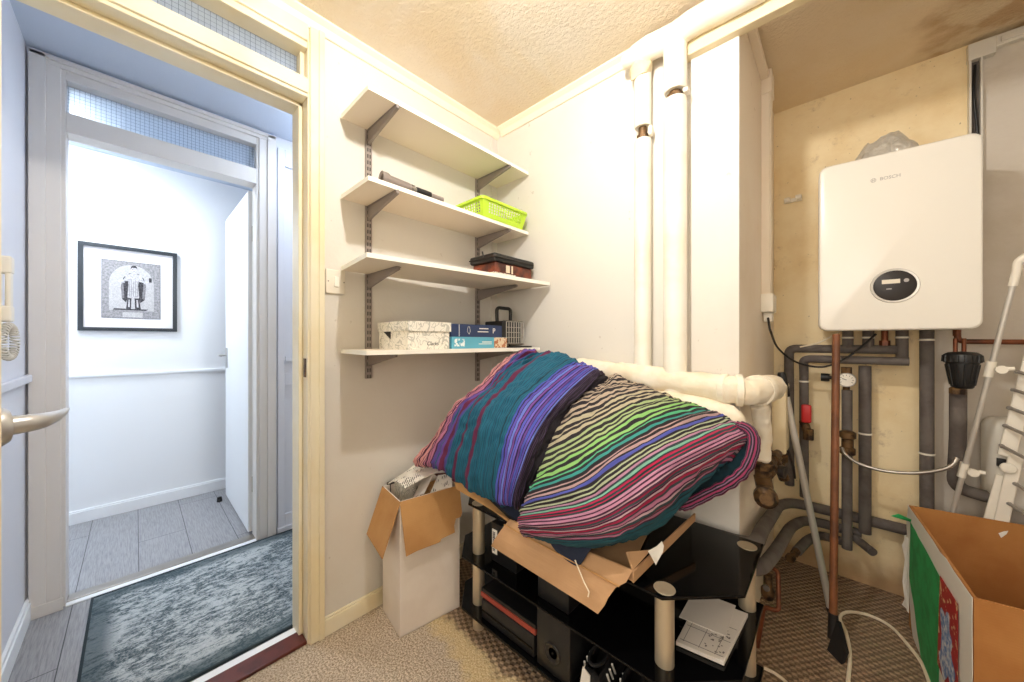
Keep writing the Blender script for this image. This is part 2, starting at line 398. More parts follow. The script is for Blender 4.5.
# ================================================================== SETTING
B = lambda *a: MB().box(*a)
struct(B(XL - .07, XR, YR, YW + .02, -.12, 0).build('floor', 'floor', smooth=False))
struct(B(-3.6, XL - .07, -1.3, 1.0, -.12, 0).build('floor_hall', 'laminate', smooth=False))
struct(B(XL - .13, XR + .1, YR - .1, YW + .1, H, H + .1).build('ceiling', 'ceiling', smooth=False))
struct(B(-3.6, XL - .13, -1.4, 1.1, H, H + .1).build('ceiling_hall', 'hall_ceiling', smooth=False))
DY0, DY1, XO = -.36, .432, XL - .131         # room doorway
m = MB(); m.box(XO, XL, YR - .1, DY0 - .03, 0, H); m.box(XO, XL, DY1 + .03, YB + .05, 0, H)
struct(m.build('wall_left', 'white_wall', smooth=False))
struct(B(XL - .1, XC - .0005, YB, YB + .1, 0, H).build('wall_back', 'white_wall', smooth=False))
struct(B(XC - .1, XC, YB + .0005, YW, 0, H).build('wall_alcove', 'side_wall', smooth=False))
struct(B(XC - .1, XR + .1, YW, YW + .1, 0, H).build('wall_boiler', 'boiler_wall', smooth=False))
struct(B(XR, XR + .1, YR - .1, YW, 0, H).build('wall_right', 'white_wall', smooth=False))
# rear wall behind the tripod; its window is added to carry fill light
WX0, WX1, WZ0, WZ1 = -.75, .75, .95, 2.05
m = MB(); m.box(XL, WX0, YR - .1, YR, 0, H); m.box(WX1, XR, YR - .1, YR, 0, H); m.box(WX0, WX1, YR - .1, YR, 0, WZ0); m.box(WX0, WX1, YR - .1, YR, WZ1, H)
struct(m.build('wall_rear', 'white_wall', smooth=False))
m = MB()
for a in ((WX0, WX0 + .05), (WX1 - .05, WX1), (-.025, .025)): m.box(a[0], a[1], YR - .08, YR - .03, WZ0, WZ1)
for a in ((WZ0, WZ0 + .05), (WZ1 - .05, WZ1)): m.box(WX0, WX1, YR - .08, YR - .03, a[0], a[1])
struct(m.build('added_window', 'plastic_white', smooth=False))
# narrow raised panel on the pipe wall and boards between the pipes
m = MB(); m.box(-.398, XC, YB - .012, YB, 0, 2.3); m.box(-.545, -.47, YB - .008, YB, .9, 2.3)
struct(m.build('trim_5', 'white_wall', smooth=False, bevel=.002))
# coving
def coving(name, a, b, inward, s=.042):
    a, b, n = Vector(a), Vector(b), Vector(inward); m = MB()
    prof = [(0, 0), (s, 0), (s, -.008), (s * .55, -s * .45), (.010, -s), (0, -s)]
    m.prism([a + n * u + Vector((0, 0, v)) for u, v in prof], b - a); return struct(m.build(name, 'cream_white', smooth=False))
coving('trim_2', (XL, YR, H), (XL, YB, H), (1, 0, 0)); coving('trim_3', (XL + .042, YB, H), (-.52, YB, H), (0, -1, 0))
m = MB(); m.box(XL, XL + .006, YB - .05, YB - .04, .0, H - .04); struct(m.build('trim_6', 'white_wall', smooth=False))
# skirting
m = MB(); m.box(XL, XL + .016, DY1 + .055, YB, 0, .062); m.box(XL, XL + .011, DY1 + .055, YB, .062, .070); struct(m.build('baseboard_left', 'cream', smooth=False, bevel=.003))
m = MB(); m.box(XL + .016, -.41, YB - .016, YB, 0, .07); struct(m.build('baseboard_back', 'cream', smooth=False, bevel=.003))
# doorway frame with transom light
m = MB()
HZ, GZ0, GZ1 = 2.018, 2.09, 2.198
for y0, y1 in ((DY1, DY1 + .03), (DY0 - .03, DY0)): m.box(XO - .002, XL + .003, y0, y1, 0, H - .04)
for s, y0 in ((1, DY1), (-1, DY0)):
    m.box(XO + .0, XL - .052, min(y0, y0 - s * .014), max(y0, y0 - s * .014), 0, HZ)          # stop
    a0, a1 = sorted((y0 + s * .006, y0 + s * .052)); m.box(XL, XL + .014, a0, a1, 0, H - .035)
    a0, a1 = sorted((y0 + s * .034, y0 + s * .054)); m.box(XL, XL + .021, a0, a1, 0, H - .035)
    a0, a1 = sorted((y0 + s * .006, y0 + s * .052)); m.box(XO - .016, XO, a0, a1, 0, H)
m.box(XO - .002, XL + .003, DY0, DY1, HZ, GZ0); m.box(XL, XL + .012, DY0, DY1, HZ + .012, GZ0 - .012)
m.box(XO, XL - .052, DY0, DY1, HZ - .014, HZ)
m.box(XO - .002, XL + .003, DY0, DY1, GZ1, H); m.box(XL, XL + .014, DY0, DY1, GZ1 + .022, H - .035)
m.box(XL - .08, XL - .03, DY1 - .016, DY1, GZ0, GZ1)
struct(m.build('trim_1', 'cream', smooth=False, bevel=.003))
struct(B(XL - .075, XL - .069, DY0, DY1, GZ0, GZ1).build('window_2', 'wired', smooth=False))
m = MB(); m.box(XL - .06, XL - .054, DY1 - .002, DY1 + .001, .99, 1.06)
m.box(XL - .036, XL - .012, DY1 - .003, DY1 + .001, .985, 1.055); tag(m.build('strike_plate', 'brass', bevel=.001), 'small worn brass strike plate let into the cream door jamb', 'strike plate')
struct(B(XL - .078, XL - .002, DY0, DY1, 0, .012).build('trim_7', 'mahogany', smooth=False, bevel=.003))
struct(B(XL - .112, XL - .078, DY0, DY1, 0, .009).build('trim_8', 'hall_white', smooth=False, bevel=.002))
# room door standing open at the very left, hinged on the left jamb
HINGE = Vector((-1.40, DY0, 0)); EDGE = Vector((-.7077, -.105, 0)); dd = (HINGE - EDGE).normalized(); nn = Vector((dd.y, -dd.x, 0)); nn = nn if nn.y > 0 else -nn
L = (HINGE - EDGE).length
m = MB(); m.prism([EDGE + Vector((0, 0, .006)), EDGE + dd * L + Vector((0, 0, .006)), EDGE + dd * L - nn * .04 + Vector((0, 0, .006)), EDGE - nn * .04 + Vector((0, 0, .006))], (0, 0, 1.99))
door = struct(m.build('door_1', 'cream', smooth=False, bevel=.002))
hb = EDGE + dd * .062 + Vector((0, 0, 1.012)); UPV = Vector((0, 0, 1))
m = MB(); m.lathe([(.0, 0), (.0235, 0), (.0245, .003), (.0245, .012), (.021, .017), (.0, .017)], hb, nn)
hnd = m.build('handle', 'nickel', door)
m = MB(); pts = catmull([hb + nn * .014, hb + nn * .038 + dd * .003, hb + nn * .056 + dd * .022, hb + nn * .072 + dd * .046 + UPV * .0015, hb + nn * .086 + dd * .072 + UPV * .004], 7)
nq = len(pts); m.tube(pts, [.0125 * (1 - .80 * (i / (nq - 1)) ** 1.5) for i in range(nq)], 16); m.build('lever', 'nickel', hnd)
m = MB(); m.boxm(Matrix.Translation(EDGE - nn * .02 + Vector((0, 0, 1.0)) ) @ basis((0, 0, 0), nn, (0, 0, 1)) @ Matrix.Diagonal((.022, .16, .004, 1))); m.build('latch_plate', 'brass', door)

# ---- hall beyond
X2 = -2.40; OY0, OY1 = -.20, .462
struct(B(-2.40, XO, -.40, -.30, 0, H).build('wall_lobby', 'hall_lilac', smooth=False))
m = MB(); m.box(-2.48, X2, -1.3, OY0 - .02, 0, H); m.box(-2.48, X2, OY1 + .02, 1.0, 0, H); m.box(-2.48, X2, OY0 - .02, OY1 + .02, 2.27, H)
struct(m.build('wall_partition', 'hall_lilac', smooth=False))
struct(B(-3.52, -3.42, -1.3, 1.0, 0, H).build('wall_far', 'hall_white', smooth=False))
struct(B(-3.42, XO, .9, 1.0, 0, H).build('wall_hall_right', 'hall_lilac', smooth=False))
struct(B(-3.42, -2.48, -1.3, -1.2, 0, H).build('wall_hall_left', 'hall_white', smooth=False))
struct(B(-2.48, -2.40, .55, .551, 0, .001).build('trim_12', 'hall_lilac', smooth=False))
m = MB()                                                        # second frame
for s, y0 in ((1, OY1), (-1, OY0)):
    for a, b, dx in ((0, .05, .012), (.012, .075, .020), (.05, .092, .030)):
        y_0, y_1 = sorted((y0 + s * a, y0 + s * b)); m.box(X2, X2 + dx, y_0, y_1, 0, 2.295)
    y_0, y_1 = sorted((y0, y0 + s * .02)); m.box(-2.485, X2 + .006, y_0, y_1, 0, 2.26)
m.box(-2.485, X2 + .012, OY0, OY1, 2.004, 2.088); m.box(-2.485, X2 + .012, OY0, OY1, 2.223, 2.275)
m.box(X2, X2 + .022, OY0 - .09, OY1 + .09, 2.262, 2.295); m.box(X2, X2 + .03, OY0 - .09, OY1 + .09, 2.28, 2.298)
m.box(X2 + .03, X2 + .036, OY0 - .10, OY0 - .005, .0, .05)
struct(m.build('trim_9', 'hall_frame', smooth=False, bevel=.002))
struct(B(-2.445, -2.439, OY0, OY1, 2.088, 2.223).build('window_3', 'wired', smooth=False))
m = MB()                                                        # panelled side light right of the second frame
for y0, y1, z0, z1 in ((.565, .60, .0, 2.25), (.70, .74, .0, 2.25), (.60, .70, .0, .10), (.60, .70, .86, .93), (.60, .70, 2.15, 2.25), (.78, .9, 0, 2.25)): m.box(X2, X2 + .016, y0, y1, z0, z1)
m.box(X2, X2 + .03, .56, .9, .0, .03); m.box(X2, X2 + .028, .60, .70, 1.0, 1.03)
struct(m.build('trim_10', 'hall_lilac', smooth=False, bevel=.002))
m = MB(); m.box(-2.40, XO - .02, -.30, -.285, 0, .07); m.box(-2.40, XO - .02, -.30, -.290, .07, .085); struct(m.build('baseboard_lobby', 'hall_white', smooth=False, bevel=.002))
m = MB(); m.box(-2.40, XO - .02, -.30, -.282, .955, .985); struct(m.build('trim_11', 'hall_lilac', smooth=False, bevel=.004))
m = MB(); m.box(-3.42, -3.405, -1.2, .9, 0, .07); m.box(-3.42, -3.41, -1.2, .9, .07, .08); struct(m.build('baseboard_far', 'hall_white', smooth=False, bevel=.002))
m = MB(); m.box(-3.42, -3.405, -1.2, .9, .895, .915); struct(m.build('trim_4', 'hall_white', smooth=False, bevel=.003))
struct(B(-2.47, -2.41, OY0, OY1, 0, .008).build('trim_13', 'steel', smooth=False, bevel=.002))
struct(B(-2.405, -2.375, OY0, OY1, 0, .006).build('trim_14', 'hall_white', smooth=False, bevel=.002))
d2 = struct(B(-3.24, -2.50, .444, .484, .012, 1.99).build('door_2', 'hall_white', smooth=False, bevel=.002))
m = MB(); m.box(-3.20, -3.16, .438, .444, .93, 1.07); m.tube([(-3.18, .444, 1.02), (-3.18, .405, 1.02), (-3.09, .40, 1.02)], .008, 10); m.build('handle', 'nickel', d2)
m = MB(); m.box(-2.51, -2.495, .462, .486, 1.70, 1.79); m.box(-2.51, -2.495, .462, .486, .24, .33); m.build('hinge', 'steel', d2)
m = MB(); m.lathe([(0, 0), (.016, 0), (.013, .03), (0, .034)], (-3.16, .40, 0), (0, 0, 1), 12); tag(m.build('door_stop', 'black_plastic'), 'small black rubber door stop on the laminate beside the white inner door', 'door stop')
# rug
t_ = thing('rug', 'distressed grey and teal rug with a dark border on the lobby laminate', 'rug', (-1.95, .3, 0))
m = MB(); m.box(-2.352, -1.565, -.122, .86, .001, .009); m.build('pile', 'rug', t_, smooth=False)
m = MB(); m.box(-2.36, -2.352, -.13, .868, .001, .011); m.box(-1.565, -1.557, -.13, .868, .001, .011); m.box(-2.352, -1.565, -.13, -.122, .001, .011); m.box(-2.352, -1.565, .86, .868, .001, .011); m.build('binding', 'rug_edge', t_, smooth=False)
# framed engraving on the far wall
t_ = thing('framed_print', 'black framed engraving of a robed figure on the white hall wall', 'picture', (-3.42, -.02, 1.185))
y0, y1, z0, z1, xf = -.241, .20, 1.185, 1.735, -3.42
m = MB(); fw = .022
m.box(xf, xf + .022, y0, y0 + fw, z0, z1); m.box(xf, xf + .022, y1 - fw, y1, z0, z1); m.box(xf, xf + .022, y0 + fw, y1 - fw, z0, z0 + fw); m.box(xf, xf + .022, y0 + fw, y1 - fw, z1 - fw, z1)
M['frame_black'] = mat('black_frame', rgb(48, 54, 60), 0.4); m.build('frame', 'frame_black', t_, smooth=False, bevel=.001)
M['mount'] = mat('white_mount', rgb(240, 238, 242), 0.6); B(xf + .004, xf + .008, y0 + fw, y1 - fw, z0 + fw, z1 - fw).build('mount', 'mount', t_, smooth=False)
py0, py1, pz0, pz1 = -.147, .118, 1.268, 1.642
tt = NT('engraving_paper'); po = tt.pos(); nz = tt.noise(po, 90, 5, .8); tt.set(Base_Color=tt.mix(tt.step(nz, .3, .7), rgb(118, 116, 120), rgb(178, 176, 178)), Roughness=.7); M['engrave'] = tt.m
tt = NT('engraving_light'); po = tt.pos(); nz = tt.noise(po, 150, 3, .8); tt.set(Base_Color=tt.mix(tt.step(nz, .3, .7), rgb(172, 170, 172), rgb(206, 204, 204)), Roughness=.7); M['engrave_light'] = tt.m
tt = NT('engraving_figure'); po = tt.pos(); nz = tt.noise(tt.scale(po, (1, 5, 1)), 50, 4, .8); tt.set(Base_Color=tt.mix(tt.step(nz, .40, .65), rgb(58, 56, 62), rgb(140, 138, 142)), Roughness=.7); M['engrave_dark'] = tt.m
pr = B(xf + .008, xf + .0088, py0, py1, pz0, pz1).build('print', 'engrave', t_, smooth=False)
U = lambda u, v, e=0: Vector((xf + .0088 + e, py0 + (py1 - py0) * u, pz0 + (pz1 - pz0) * v))
m = MB(); m.prism([U(.12, .14)] + [U(.5 - .38 * math.cos(a), .6 + .34 * math.sin(a)) for a in [i * PI / 16 for i in range(17)]] + [U(.88, .14)], (.0004, 0, 0)); m.prism([U(.34, .02), U(.34, .11), U(.68, .11), U(.68, .02)], (.0004, 0, 0)); m.build('arch', 'engrave_light', pr, smooth=False)
E = .0005
M['eng_mid'] = mat('engraved_grey', rgb(118, 116, 120), .7, c2=rgb(150, 148, 152), nscale=120)
M['eng_pale'] = mat('engraved_pale', rgb(206, 204, 206), .7, c2=rgb(168, 166, 170), nscale=90)
M['eng_ink'] = mat('engraved_ink', rgb(40, 38, 44), .7, c2=rgb(86, 84, 90), nscale=140)
def eng(name, m_, e, *polys):
    m = MB()
    for pl in polys: m.prism([U(x, y, e) for x, y in pl], (.0004, 0, 0))
    return m.build(name, m_, pr, smooth=False)
disc = lambda x, y, rx, ry: [(x + rx * math.cos(i * PI / 9), y + ry * math.sin(i * PI / 9)) for i in range(18)]
eng('ground_shadow', 'eng_ink', .0005, ((.18, .145), (.20, .17), (.78, .17), (.74, .145)))
eng('robe', 'eng_ink', .001, ((.33, .34), (.31, .56), (.36, .72), (.46, .80), (.60, .80), (.70, .72), (.74, .58), (.72, .34), (.64, .28), (.60, .40), (.44, .40), (.40, .28)))
eng('gown_edge', 'eng_mid', .0015, ((.33, .34), (.31, .56), (.35, .66), (.37, .36)))
eng('gown_edge', 'eng_mid', .0015, ((.72, .34), (.74, .58), (.70, .66), (.67, .36)))
eng('boots', 'eng_ink', .0015, ((.40, .17), (.42, .36), (.49, .36), (.48, .17)), ((.55, .17), (.54, .36), (.62, .36), (.65, .17)))
eng('boot_cuff', 'eng_pale', .002, ((.43, .20), (.44, .33), (.46, .33), (.46, .20)))
eng('boot_cuff', 'eng_pale', .002, ((.58, .20), (.57, .33), (.60, .33), (.61, .20)))
eng('surplice', 'eng_pale', .002, ((.42, .37), (.44, .60), (.43, .74), (.50, .80), (.57, .80), (.62, .73), (.60, .58), (.62, .37)))
eng('cape', 'eng_pale', .0025, ((.34, .64), (.40, .76), (.49, .80), (.50, .72), (.44, .66)), ((.72, .64), (.66, .76), (.57, .80), (.56, .72), (.62, .66)))
eng('fold_line', 'eng_mid', .003, *[((.455 + i * .032, .39), (.455 + i * .032, .39 + .26 + .04 * (i % 2)), (.462 + i * .032, .39 + .26 + .04 * (i % 2)), (.464 + i * .032, .39)) for i in range(5)])
eng('sleeve', 'eng_pale', .0028, ((.22, .61), (.24, .64), (.36, .68), (.38, .62)))
eng('sleeve', 'eng_pale', .0028, ((.84, .68), (.80, .70), (.70, .68), (.70, .62)))
eng('face', 'eng_pale', .003, disc(.53, .86, .050, .052))
eng('hair', 'eng_ink', .0035, ((.475, .87), (.48, .91), (.51, .935), (.56, .935), (.585, .91), (.585, .87), (.57, .895), (.50, .895)), disc(.512, .865, .006, .006), disc(.548, .865, .006, .006), ((.515, .832), (.545, .832), (.545, .838), (.515, .838)))
eng('lantern', 'eng_ink', .003, ((.79, .66), (.79, .74), (.84, .74), (.84, .66)))
eng('border_line', 'eng_mid', .0006, ((0, 0), (1, 0), (1, .012), (0, .012)), ((0, .988), (1, .988), (1, 1), (0, 1)), ((0, 0), (.012, 0), (.012, 1), (0, 1)), ((.988, 0), (1, 0), (1, 1), (.988, 1)))
# entry phone on the lobby wall
t_ = thing('entry_phone', 'cream entry phone handset with coiled cord on the lobby wall', 'intercom', (-1.96, -.30, 1.16))
m = MB(); m.rbox(-1.94, -1.86, -.30, -.286, 1.17, 1.39, .005); m.build('body', 'plastic_white', t_)
m = MB(); m.rbox(-1.925, -1.885, -.288, -.262, 1.18, 1.23, .006); m.rbox(-1.925, -1.885, -.288, -.262, 1.33, 1.385, .006); m.rbox(-1.922, -1.888, -.276, -.264, 1.19, 1.38, .005); m.build('handset', 'plastic_white', t_)
hp = []
for i in range(330):
    s = i / 329; a = 2 * PI * 32 * s; th = 2 * PI * s
    c = Vector((-1.90 + .026 * math.sin(th), -.270 - .008 * math.sin(th), 1.118 + .05 * math.cos(th)))
    rad = Vector((math.sin(th), 0, math.cos(th))); hp.append(c + rad * .0085 * math.cos(a) + Vector((0, 1, 0)) * .0085 * math.sin(a))
m = MB(); m.tube(hp, .0026, 6); m.build('cord', 'plastic_grey', t_)

# ================================================================== PIPES ON THE BACK WALL
m = MB(); pts = [(-.635 + i * .05, 1.345 + .003 * math.sin(i * 2.1), 2.243 + .003 * math.sin(i * 1.3)) for i in range(38)]
m.tube(pts, [.022, .040] + [.043] * 36, 20); tag(m.build('ceiling_pipe', 'lag_clean'), 'thick white lagged pipe running level under the ceiling', 'pipe')
tag(B(-.43, 1.22, 1.372, 1.413, 2.163, 2.232).build('cable_trunking', 'duct', smooth=False, bevel=.004), 'long cream trunking tucked under the ceiling pipe', 'trunking')
def riser(label, x, y, r, z_top, z_gap1, z_gap0, z_bot):
    t_ = thing('pipe_riser', label, 'pipe', (x, y, z_bot), 'white lagged risers on the back wall')
    MB().tube([(x, y, z_bot), (x, y, z_gap0 - .01), (x, y, z_gap0)], [r, r, r * .93], 22).build('lagging', 'lag_clean', t_)
    MB().tube([(x, y, z_gap1), (x, y, z_gap1 + .01), (x, y, z_top)], [r * .9, r, r], 22).build('lagging', 'lag_clean', t_)
    m = MB(); m.tube([(x, y, z_gap0 - .02), (x, y, z_gap1 + .02)], r * .5, 14); m.lathe([(r * .5, 0), (r * .74, 0), (r * .74, .016), (r * .5, .018)], (x, y, z_gap0 + .002), n=8); m.build('bare_pipe', 'brass', t_)
    m = MB(); m.rbox(x + r * .75, x + r * 1.2, y - r * .35, y + r * .5, z_gap0 + .008, z_gap1 - .006, .003); m.build('pipe_clip', 'plastic_white', t_)
riser('slimmer of the two white lagged risers, under the end of the ceiling pipe', -.565, 1.37, .0325, 2.21, 1.965, 1.915, .90)
riser('fatter of the two white lagged risers, beside the raised wall panel', -.437, 1.352, .040, 2.20, 2.035, 2.006, .90)
m = MB(); m.lathe([(.034, 0), (.037, .01), (.046, .03), (.040, .05), (.0, .05)], (-.568, 1.364, 2.160), n=22)
for v in m.bm.verts: v.co += Vector((noise.noise(v.co * 40), noise.noise(v.co * 40 + Vector((3, 0, 0))), noise.noise(v.co * 40 + Vector((0, 9, 0))))) * .012
m.bm.verts.index_update(); tag(m.build('pipe_collar', 'duct'), 'crumbling cream filler collar at the top of the slimmer riser', 'pipe collar')
# thick lagged pipe behind the duvet
def lagged(path, r, n=12):
    p = catmull(path, n); m = MB()
    m.tube(p, [r * (1 + .07 * noise.noise(Vector((i * .35, r * 90, 0)))) * (.75 if i in (0, len(p) - 1) else 1) for i in range(len(p))], 24)
    for v in m.bm.verts:
        q = v.co * 30; v.co += Vector((noise.noise(q), noise.noise(q + Vector((9, 0, 0))), noise.noise(q + Vector((0, 9, 0))))) * .006 + Vector((noise.noise(q * .4), 0, noise.noise(q * .4 + Vector((4, 4, 0))))) * .005
    return m
t_ = thing('lagged_pipe', 'thick lumpy white lagged pipe bending round the wall corner behind the duvet', 'pipe', (-.4, 1.35, .90))
lagged([(-.86, 1.35, 1.00), (-.70, 1.35, .990), (-.55, 1.35, .98), (-.38, 1.345, .968), (-.26, 1.335, .960), (-.205, 1.36, .958), (-.184, 1.44, .956), (-.182, 1.53, .952), (-.182, 1.63, .948)], .045).build('lagging', 'lag', t_)
m = MB()
for x, y, z, ax, r in ((-.275, 1.337, .961, (1, -.1, 0), .050), (-.192, 1.40, .957, (.25, 1, 0), .051), (-.235, 1.343, .959, (1, .3, 0), .052)):
    m.lathe([(r * .9, -.012), (r, -.008), (r, .008), (r * .9, .012)], (x, y, z), ax, 20)
m.build('tape_wrap', 'lag', t_)
t_ = thing('lagged_pipe', 'second lagged pipe, just below the thick one, ending in a ragged bend', 'pipe', (-.4, 1.34, .82))
lagged([(-.80, 1.325, .905), (-.60, 1.325, .90), (-.45, 1.322, .893), (-.33, 1.318, .885), (-.262, 1.315, .872), (-.245, 1.318, .845)], .042).build('lagging', 'lag', t_)
lagged([(-.195, 1.44, .905), (-.193, 1.47, .86), (-.192, 1.49, .80), (-.192, 1.49, .70)], .027).build('lagging', 'lag', t_)
tag(B(-.205, -.155, 1.84, 1.97, .645, .935).build('boxed_pipe', 'duct', smooth=False, bevel=.008), 'cream boxed pipe drop on the alcove side wall behind the grey pole', 'pipe')
# brass valve cluster
t_ = thing('valve_cluster', 'grimy brass valves and elbows below the lagged pipes on the alcove side wall', 'valve', (-.19, 1.6, .55))
m = MB()
m.tube([(-.192, 1.49, .71), (-.192, 1.49, .64)], .022, 12); m.lathe([(.0, 0), (.034, 0), (.036, .01), (.036, .02), (.030, .026), (0, .026)], (-.192, 1.49, .675), n=8)
m.lathe([(0, 0), (.026, 0), (.034, .012), (.034, .04), (.02, .055), (0, .055)], (-.178, 1.44, .603), (.2, -1, .1), 16); m.tube([(-.192, 1.49, .65), (-.185, 1.49, .61), (-.18, 1.45, .603)], .026, 12)
m.tube([(-.19, 1.49, .645), (-.188, 1.6, .655), (-.185, 1.74, .66)], .020, 12)
for yy, r in ((1.53, .031), (1.60, .027), (1.67, .033), (1.73, .028)): m.lathe([(0, 0), (r, 0), (r, .03), (0, .03)], (-.188, yy, .652), (0, 1, 0), 6)
m.tube([(-.185, 1.70, .655), (-.16, 1.70, .62), (-.15, 1.71, .585)], .018, 10); m.tube([(-.182, 1.9, .65), (-.182, 1.9, .57)], .018, 10); m.lathe([(0, 0), (.028, 0), (.028, .03), (0, .03)], (-.182, 1.9, .60), n=6)
m.tube([(-.185, 1.74, .66), (-.183, 1.9, .64)], .016, 10); m.build('body', 'brass', t_)
m = MB(); m.lathe([(0, 0), (.022, 0), (.022, .018), (.010, .022), (0, .022)], (-.155, 1.60, .645), (1, -.2, 0), 10); m.build('knob', 'dark_bits', t_); m = MB(); m.tube([(-.182, 1.86, .65), (-.15, 1.86, .66), (-.135, 1.87, .60), (-.132, 1.9, .54)], .005, 8); m.build('lever', 'dark_bits', t_)

# ================================================================== ALCOVE: TRUNKING, JUNCTION BOX, CONDUIT
t_ = thing('mini_trunking', 'cream mini trunking along the alcove side wall down to the junction box', 'trunking', (-.225, 1.9, 1.32))
m = MB(); m.box(XC, XC + .026, 1.43, 1.90, 2.262, 2.296); m.build('duct', 'side_wall', t_, smooth=False, bevel=.002)
m = MB(); m.box(XC, XC + .030, 1.875, 1.945, 1.32, 2.27); m.box(XC + .030, XC + .034, 1.884, 1.936, 1.32, 2.20); m.build('duct', 'side_wall', t_, smooth=False, bevel=.002)
m = MB(); m.box(XC, XC + .038, 1.868, 1.955, 2.20, 2.30); m.build('corner_cap', 'side_wall', t_, smooth=False, bevel=.003)
t_ = thing('junction_box', 'small white junction box at the foot of the side wall trunking', 'junction box', (-.22, 1.9, 1.21))
MB().rbox(XC, XC + .045, 1.85, 1.965, 1.245, 1.325, .005).build('body', 'plastic_white', t_); MB().rbox(XC + .004, XC + .036, 1.90, 1.955, 1.205, 1.25, .004).build('cable_entry', 'plastic_white', t_)
t_ = thing('conduit', 'grey white conduit with an open slot above the boiler, turning along the ceiling', 'conduit', (.40, 2.28, 1.70))
m = MB(); m.box(.385, .391, 2.262, 2.29, 1.70, 2.24); m.box(.413, .419, 2.262, 2.29, 1.70, 2.24); m.build('duct', 'plastic_grey', t_, smooth=False)
m = MB(); m.box(.391, .413, 2.284, 2.29, 1.70, 2.24); m.build('slot', 'foam', t_, smooth=False)
m = MB(); m.box(.382, .45, 2.258, 2.29, 2.235, 2.30); m.build('corner_cap', 'plastic_grey', t_, smooth=False, bevel=.003)
m = MB(); m.box(.45, 1.2, 2.262, 2.29, 2.258, 2.30); m.box(.46, .62, 2.256, 2.264, 2.268, 2.290); m.build('duct', 'plastic_grey', t_, smooth=False, bevel=.003)
m = MB(); m.tube(catmull([(.402, 2.278, 2.22), (.399, 2.274, 2.1), (.406, 2.274, 1.97), (.408, 2.272, 1.85), (.403, 2.274, 1.72)], 6), .004, 8); m.build('cable', 'black_plastic', t_)
t_ = thing('pipe_clip', 'old white double pipe clip on the bare yellow plaster left of the boiler', 'clip', (-.155, 2.28, 1.82))
m = MB()
for dx in (0, .045): m.lathe([(.006, 0), (.014, .002), (.014, .022), (.006, .026)], (-.20 + dx, 2.27, 1.838 + dx * .1), (1, 0, .1), 12)
m.box(-.20, -.13, 2.275, 2.29, 1.828, 1.846); m.build('saddle', 'plastic_white', t_)
m = MB(); m.tube([P(768, 318, x=-.205)] + catmull([P(770, 330, x=-.195), P(778, 348, y=2.02), P(796, 362, y=2.10), P(822, 367, y=2.12), P(846, 358, y=2.12), P(862, 346, y=2.13), P(876, 334, y=2.15)], 7), .0042, 8)
tag(m.build('black_cable', 'black_plastic'), 'black cable drooping from the junction box to the underside of the boiler', 'cable')
m = MB(); m.tube(catmull([P(800, 347, y=2.16), P(818, 343, y=2.15), P(832, 336, y=2.15), P(842, 330, y=2.18)], 7), .0035, 8); tag(m.build('white_cable', 'cable_white'), 'short white cable rising to the boiler above the grey pipes', 'cable')

# ================================================================== BOILER
yaw = math.radians(4.0); bo = Vector((-.056, 1.955, 0)); bx = Vector((math.cos(yaw), math.sin(yaw), 0)); by = Vector((-math.sin(yaw), math.cos(yaw), 0))
t_ = thing('boiler', 'white wall boiler with a round black control panel', 'boiler', (.16, 2.12, 1.163))
def rrect(w, h, r, n=6):
    out = []
    for cx, cz, a0 in ((w - r, r, -PI / 2), (w - r, h - r, 0), (r, h - r, PI / 2), (r, r, PI)):
        for i in range(n + 1): a = a0 + i * PI / 2 / n; out.append((cx + r * math.cos(a), cz + r * math.sin(a)))
    return out
BW, BH = .426, .684; pts = rrect(BW, BH, .03)
m = MB(); rings = []
for dep, ins in ((.006, .0), (.0, .006), (.085, .0), (.30, .012)): pass
prof = [(.0, .008), (.002, .003), (.007, 0), (.07, 0), (.072, .006), (.26, .010)]
for dep, ins in prof:
    sx, sz = (BW - 2 * ins) / BW, (BH - 2 * ins) / BH
    rings.append([m.bm.verts.new(bo + bx * (ins + u * sx) + by * dep + Vector((0, 0, 1.162 + ins + v * sz))) for u, v in pts])
for a, b in zip(rings, rings[1:]):
    for j in range(len(a)): m.bm.faces.new((a[j], a[(j + 1) % len(a)], b[(j + 1) % len(a)], b[j]))
m.bm.faces.new(rings[0]); m.bm.faces.new(rings[-1][::-1]); m.build('casing', 'bosch_white', t_)
dc = bo + bx * .216 + Vector((0, 0, 1.331)); dn = -by
m = MB(); m.lathe([(0, .001), (.058, .001), (.058, .004), (.064, .005), (.066, .002), (.066, -.002), (.0, -.002)], dc, dn, 48); bz = m.build('bezel', 'aluminium', t_)
m = MB(); m.lathe([(0, .0065), (.052, .0065), (.057, .004), (.057, .0), (0, .0)], dc, dn, 48); cp = m.build('control_panel', 'dark_bits', t_)
m = MB(); q = dc + dn * .0068; m.prism([q + bx * a + Vector((0, 0, b)) for a, b in ((-.034, .008), (.014, .008), (.014, .024), (-.034, .024))], dn * .0008)
M['lcd'] = mat('pale_display', rgb(226, 218, 200), .4); m.build('display', 'lcd', cp)
m = MB(); m.prism([q + bx * (.030 + .007 * math.cos(a)) + Vector((0, 0, .017 + .007 * math.sin(a))) for a in [i * PI / 8 for i in range(16)]], dn * .0008); m.build('button', 'ink_grey', cp); m = MB(); m.prism([q + bx * a + Vector((0, 0, b)) for a, b in ((-.022, -.014), (-.008, -.014), (-.008, -.010), (-.022, -.010))], dn * .0008); m.build('button', 'ink_grey', cp)
lc = bo + bx * .205 + Vector((0, 0, 1.748)) - by * .0006
text('logo', 'BOSCH', .017, 'ink_grey', t_, basis(lc, bx, (0, 0, 1)))
m = MB(); oc = bo + bx * .160 + Vector((0, 0, 1.748)) - by * .001
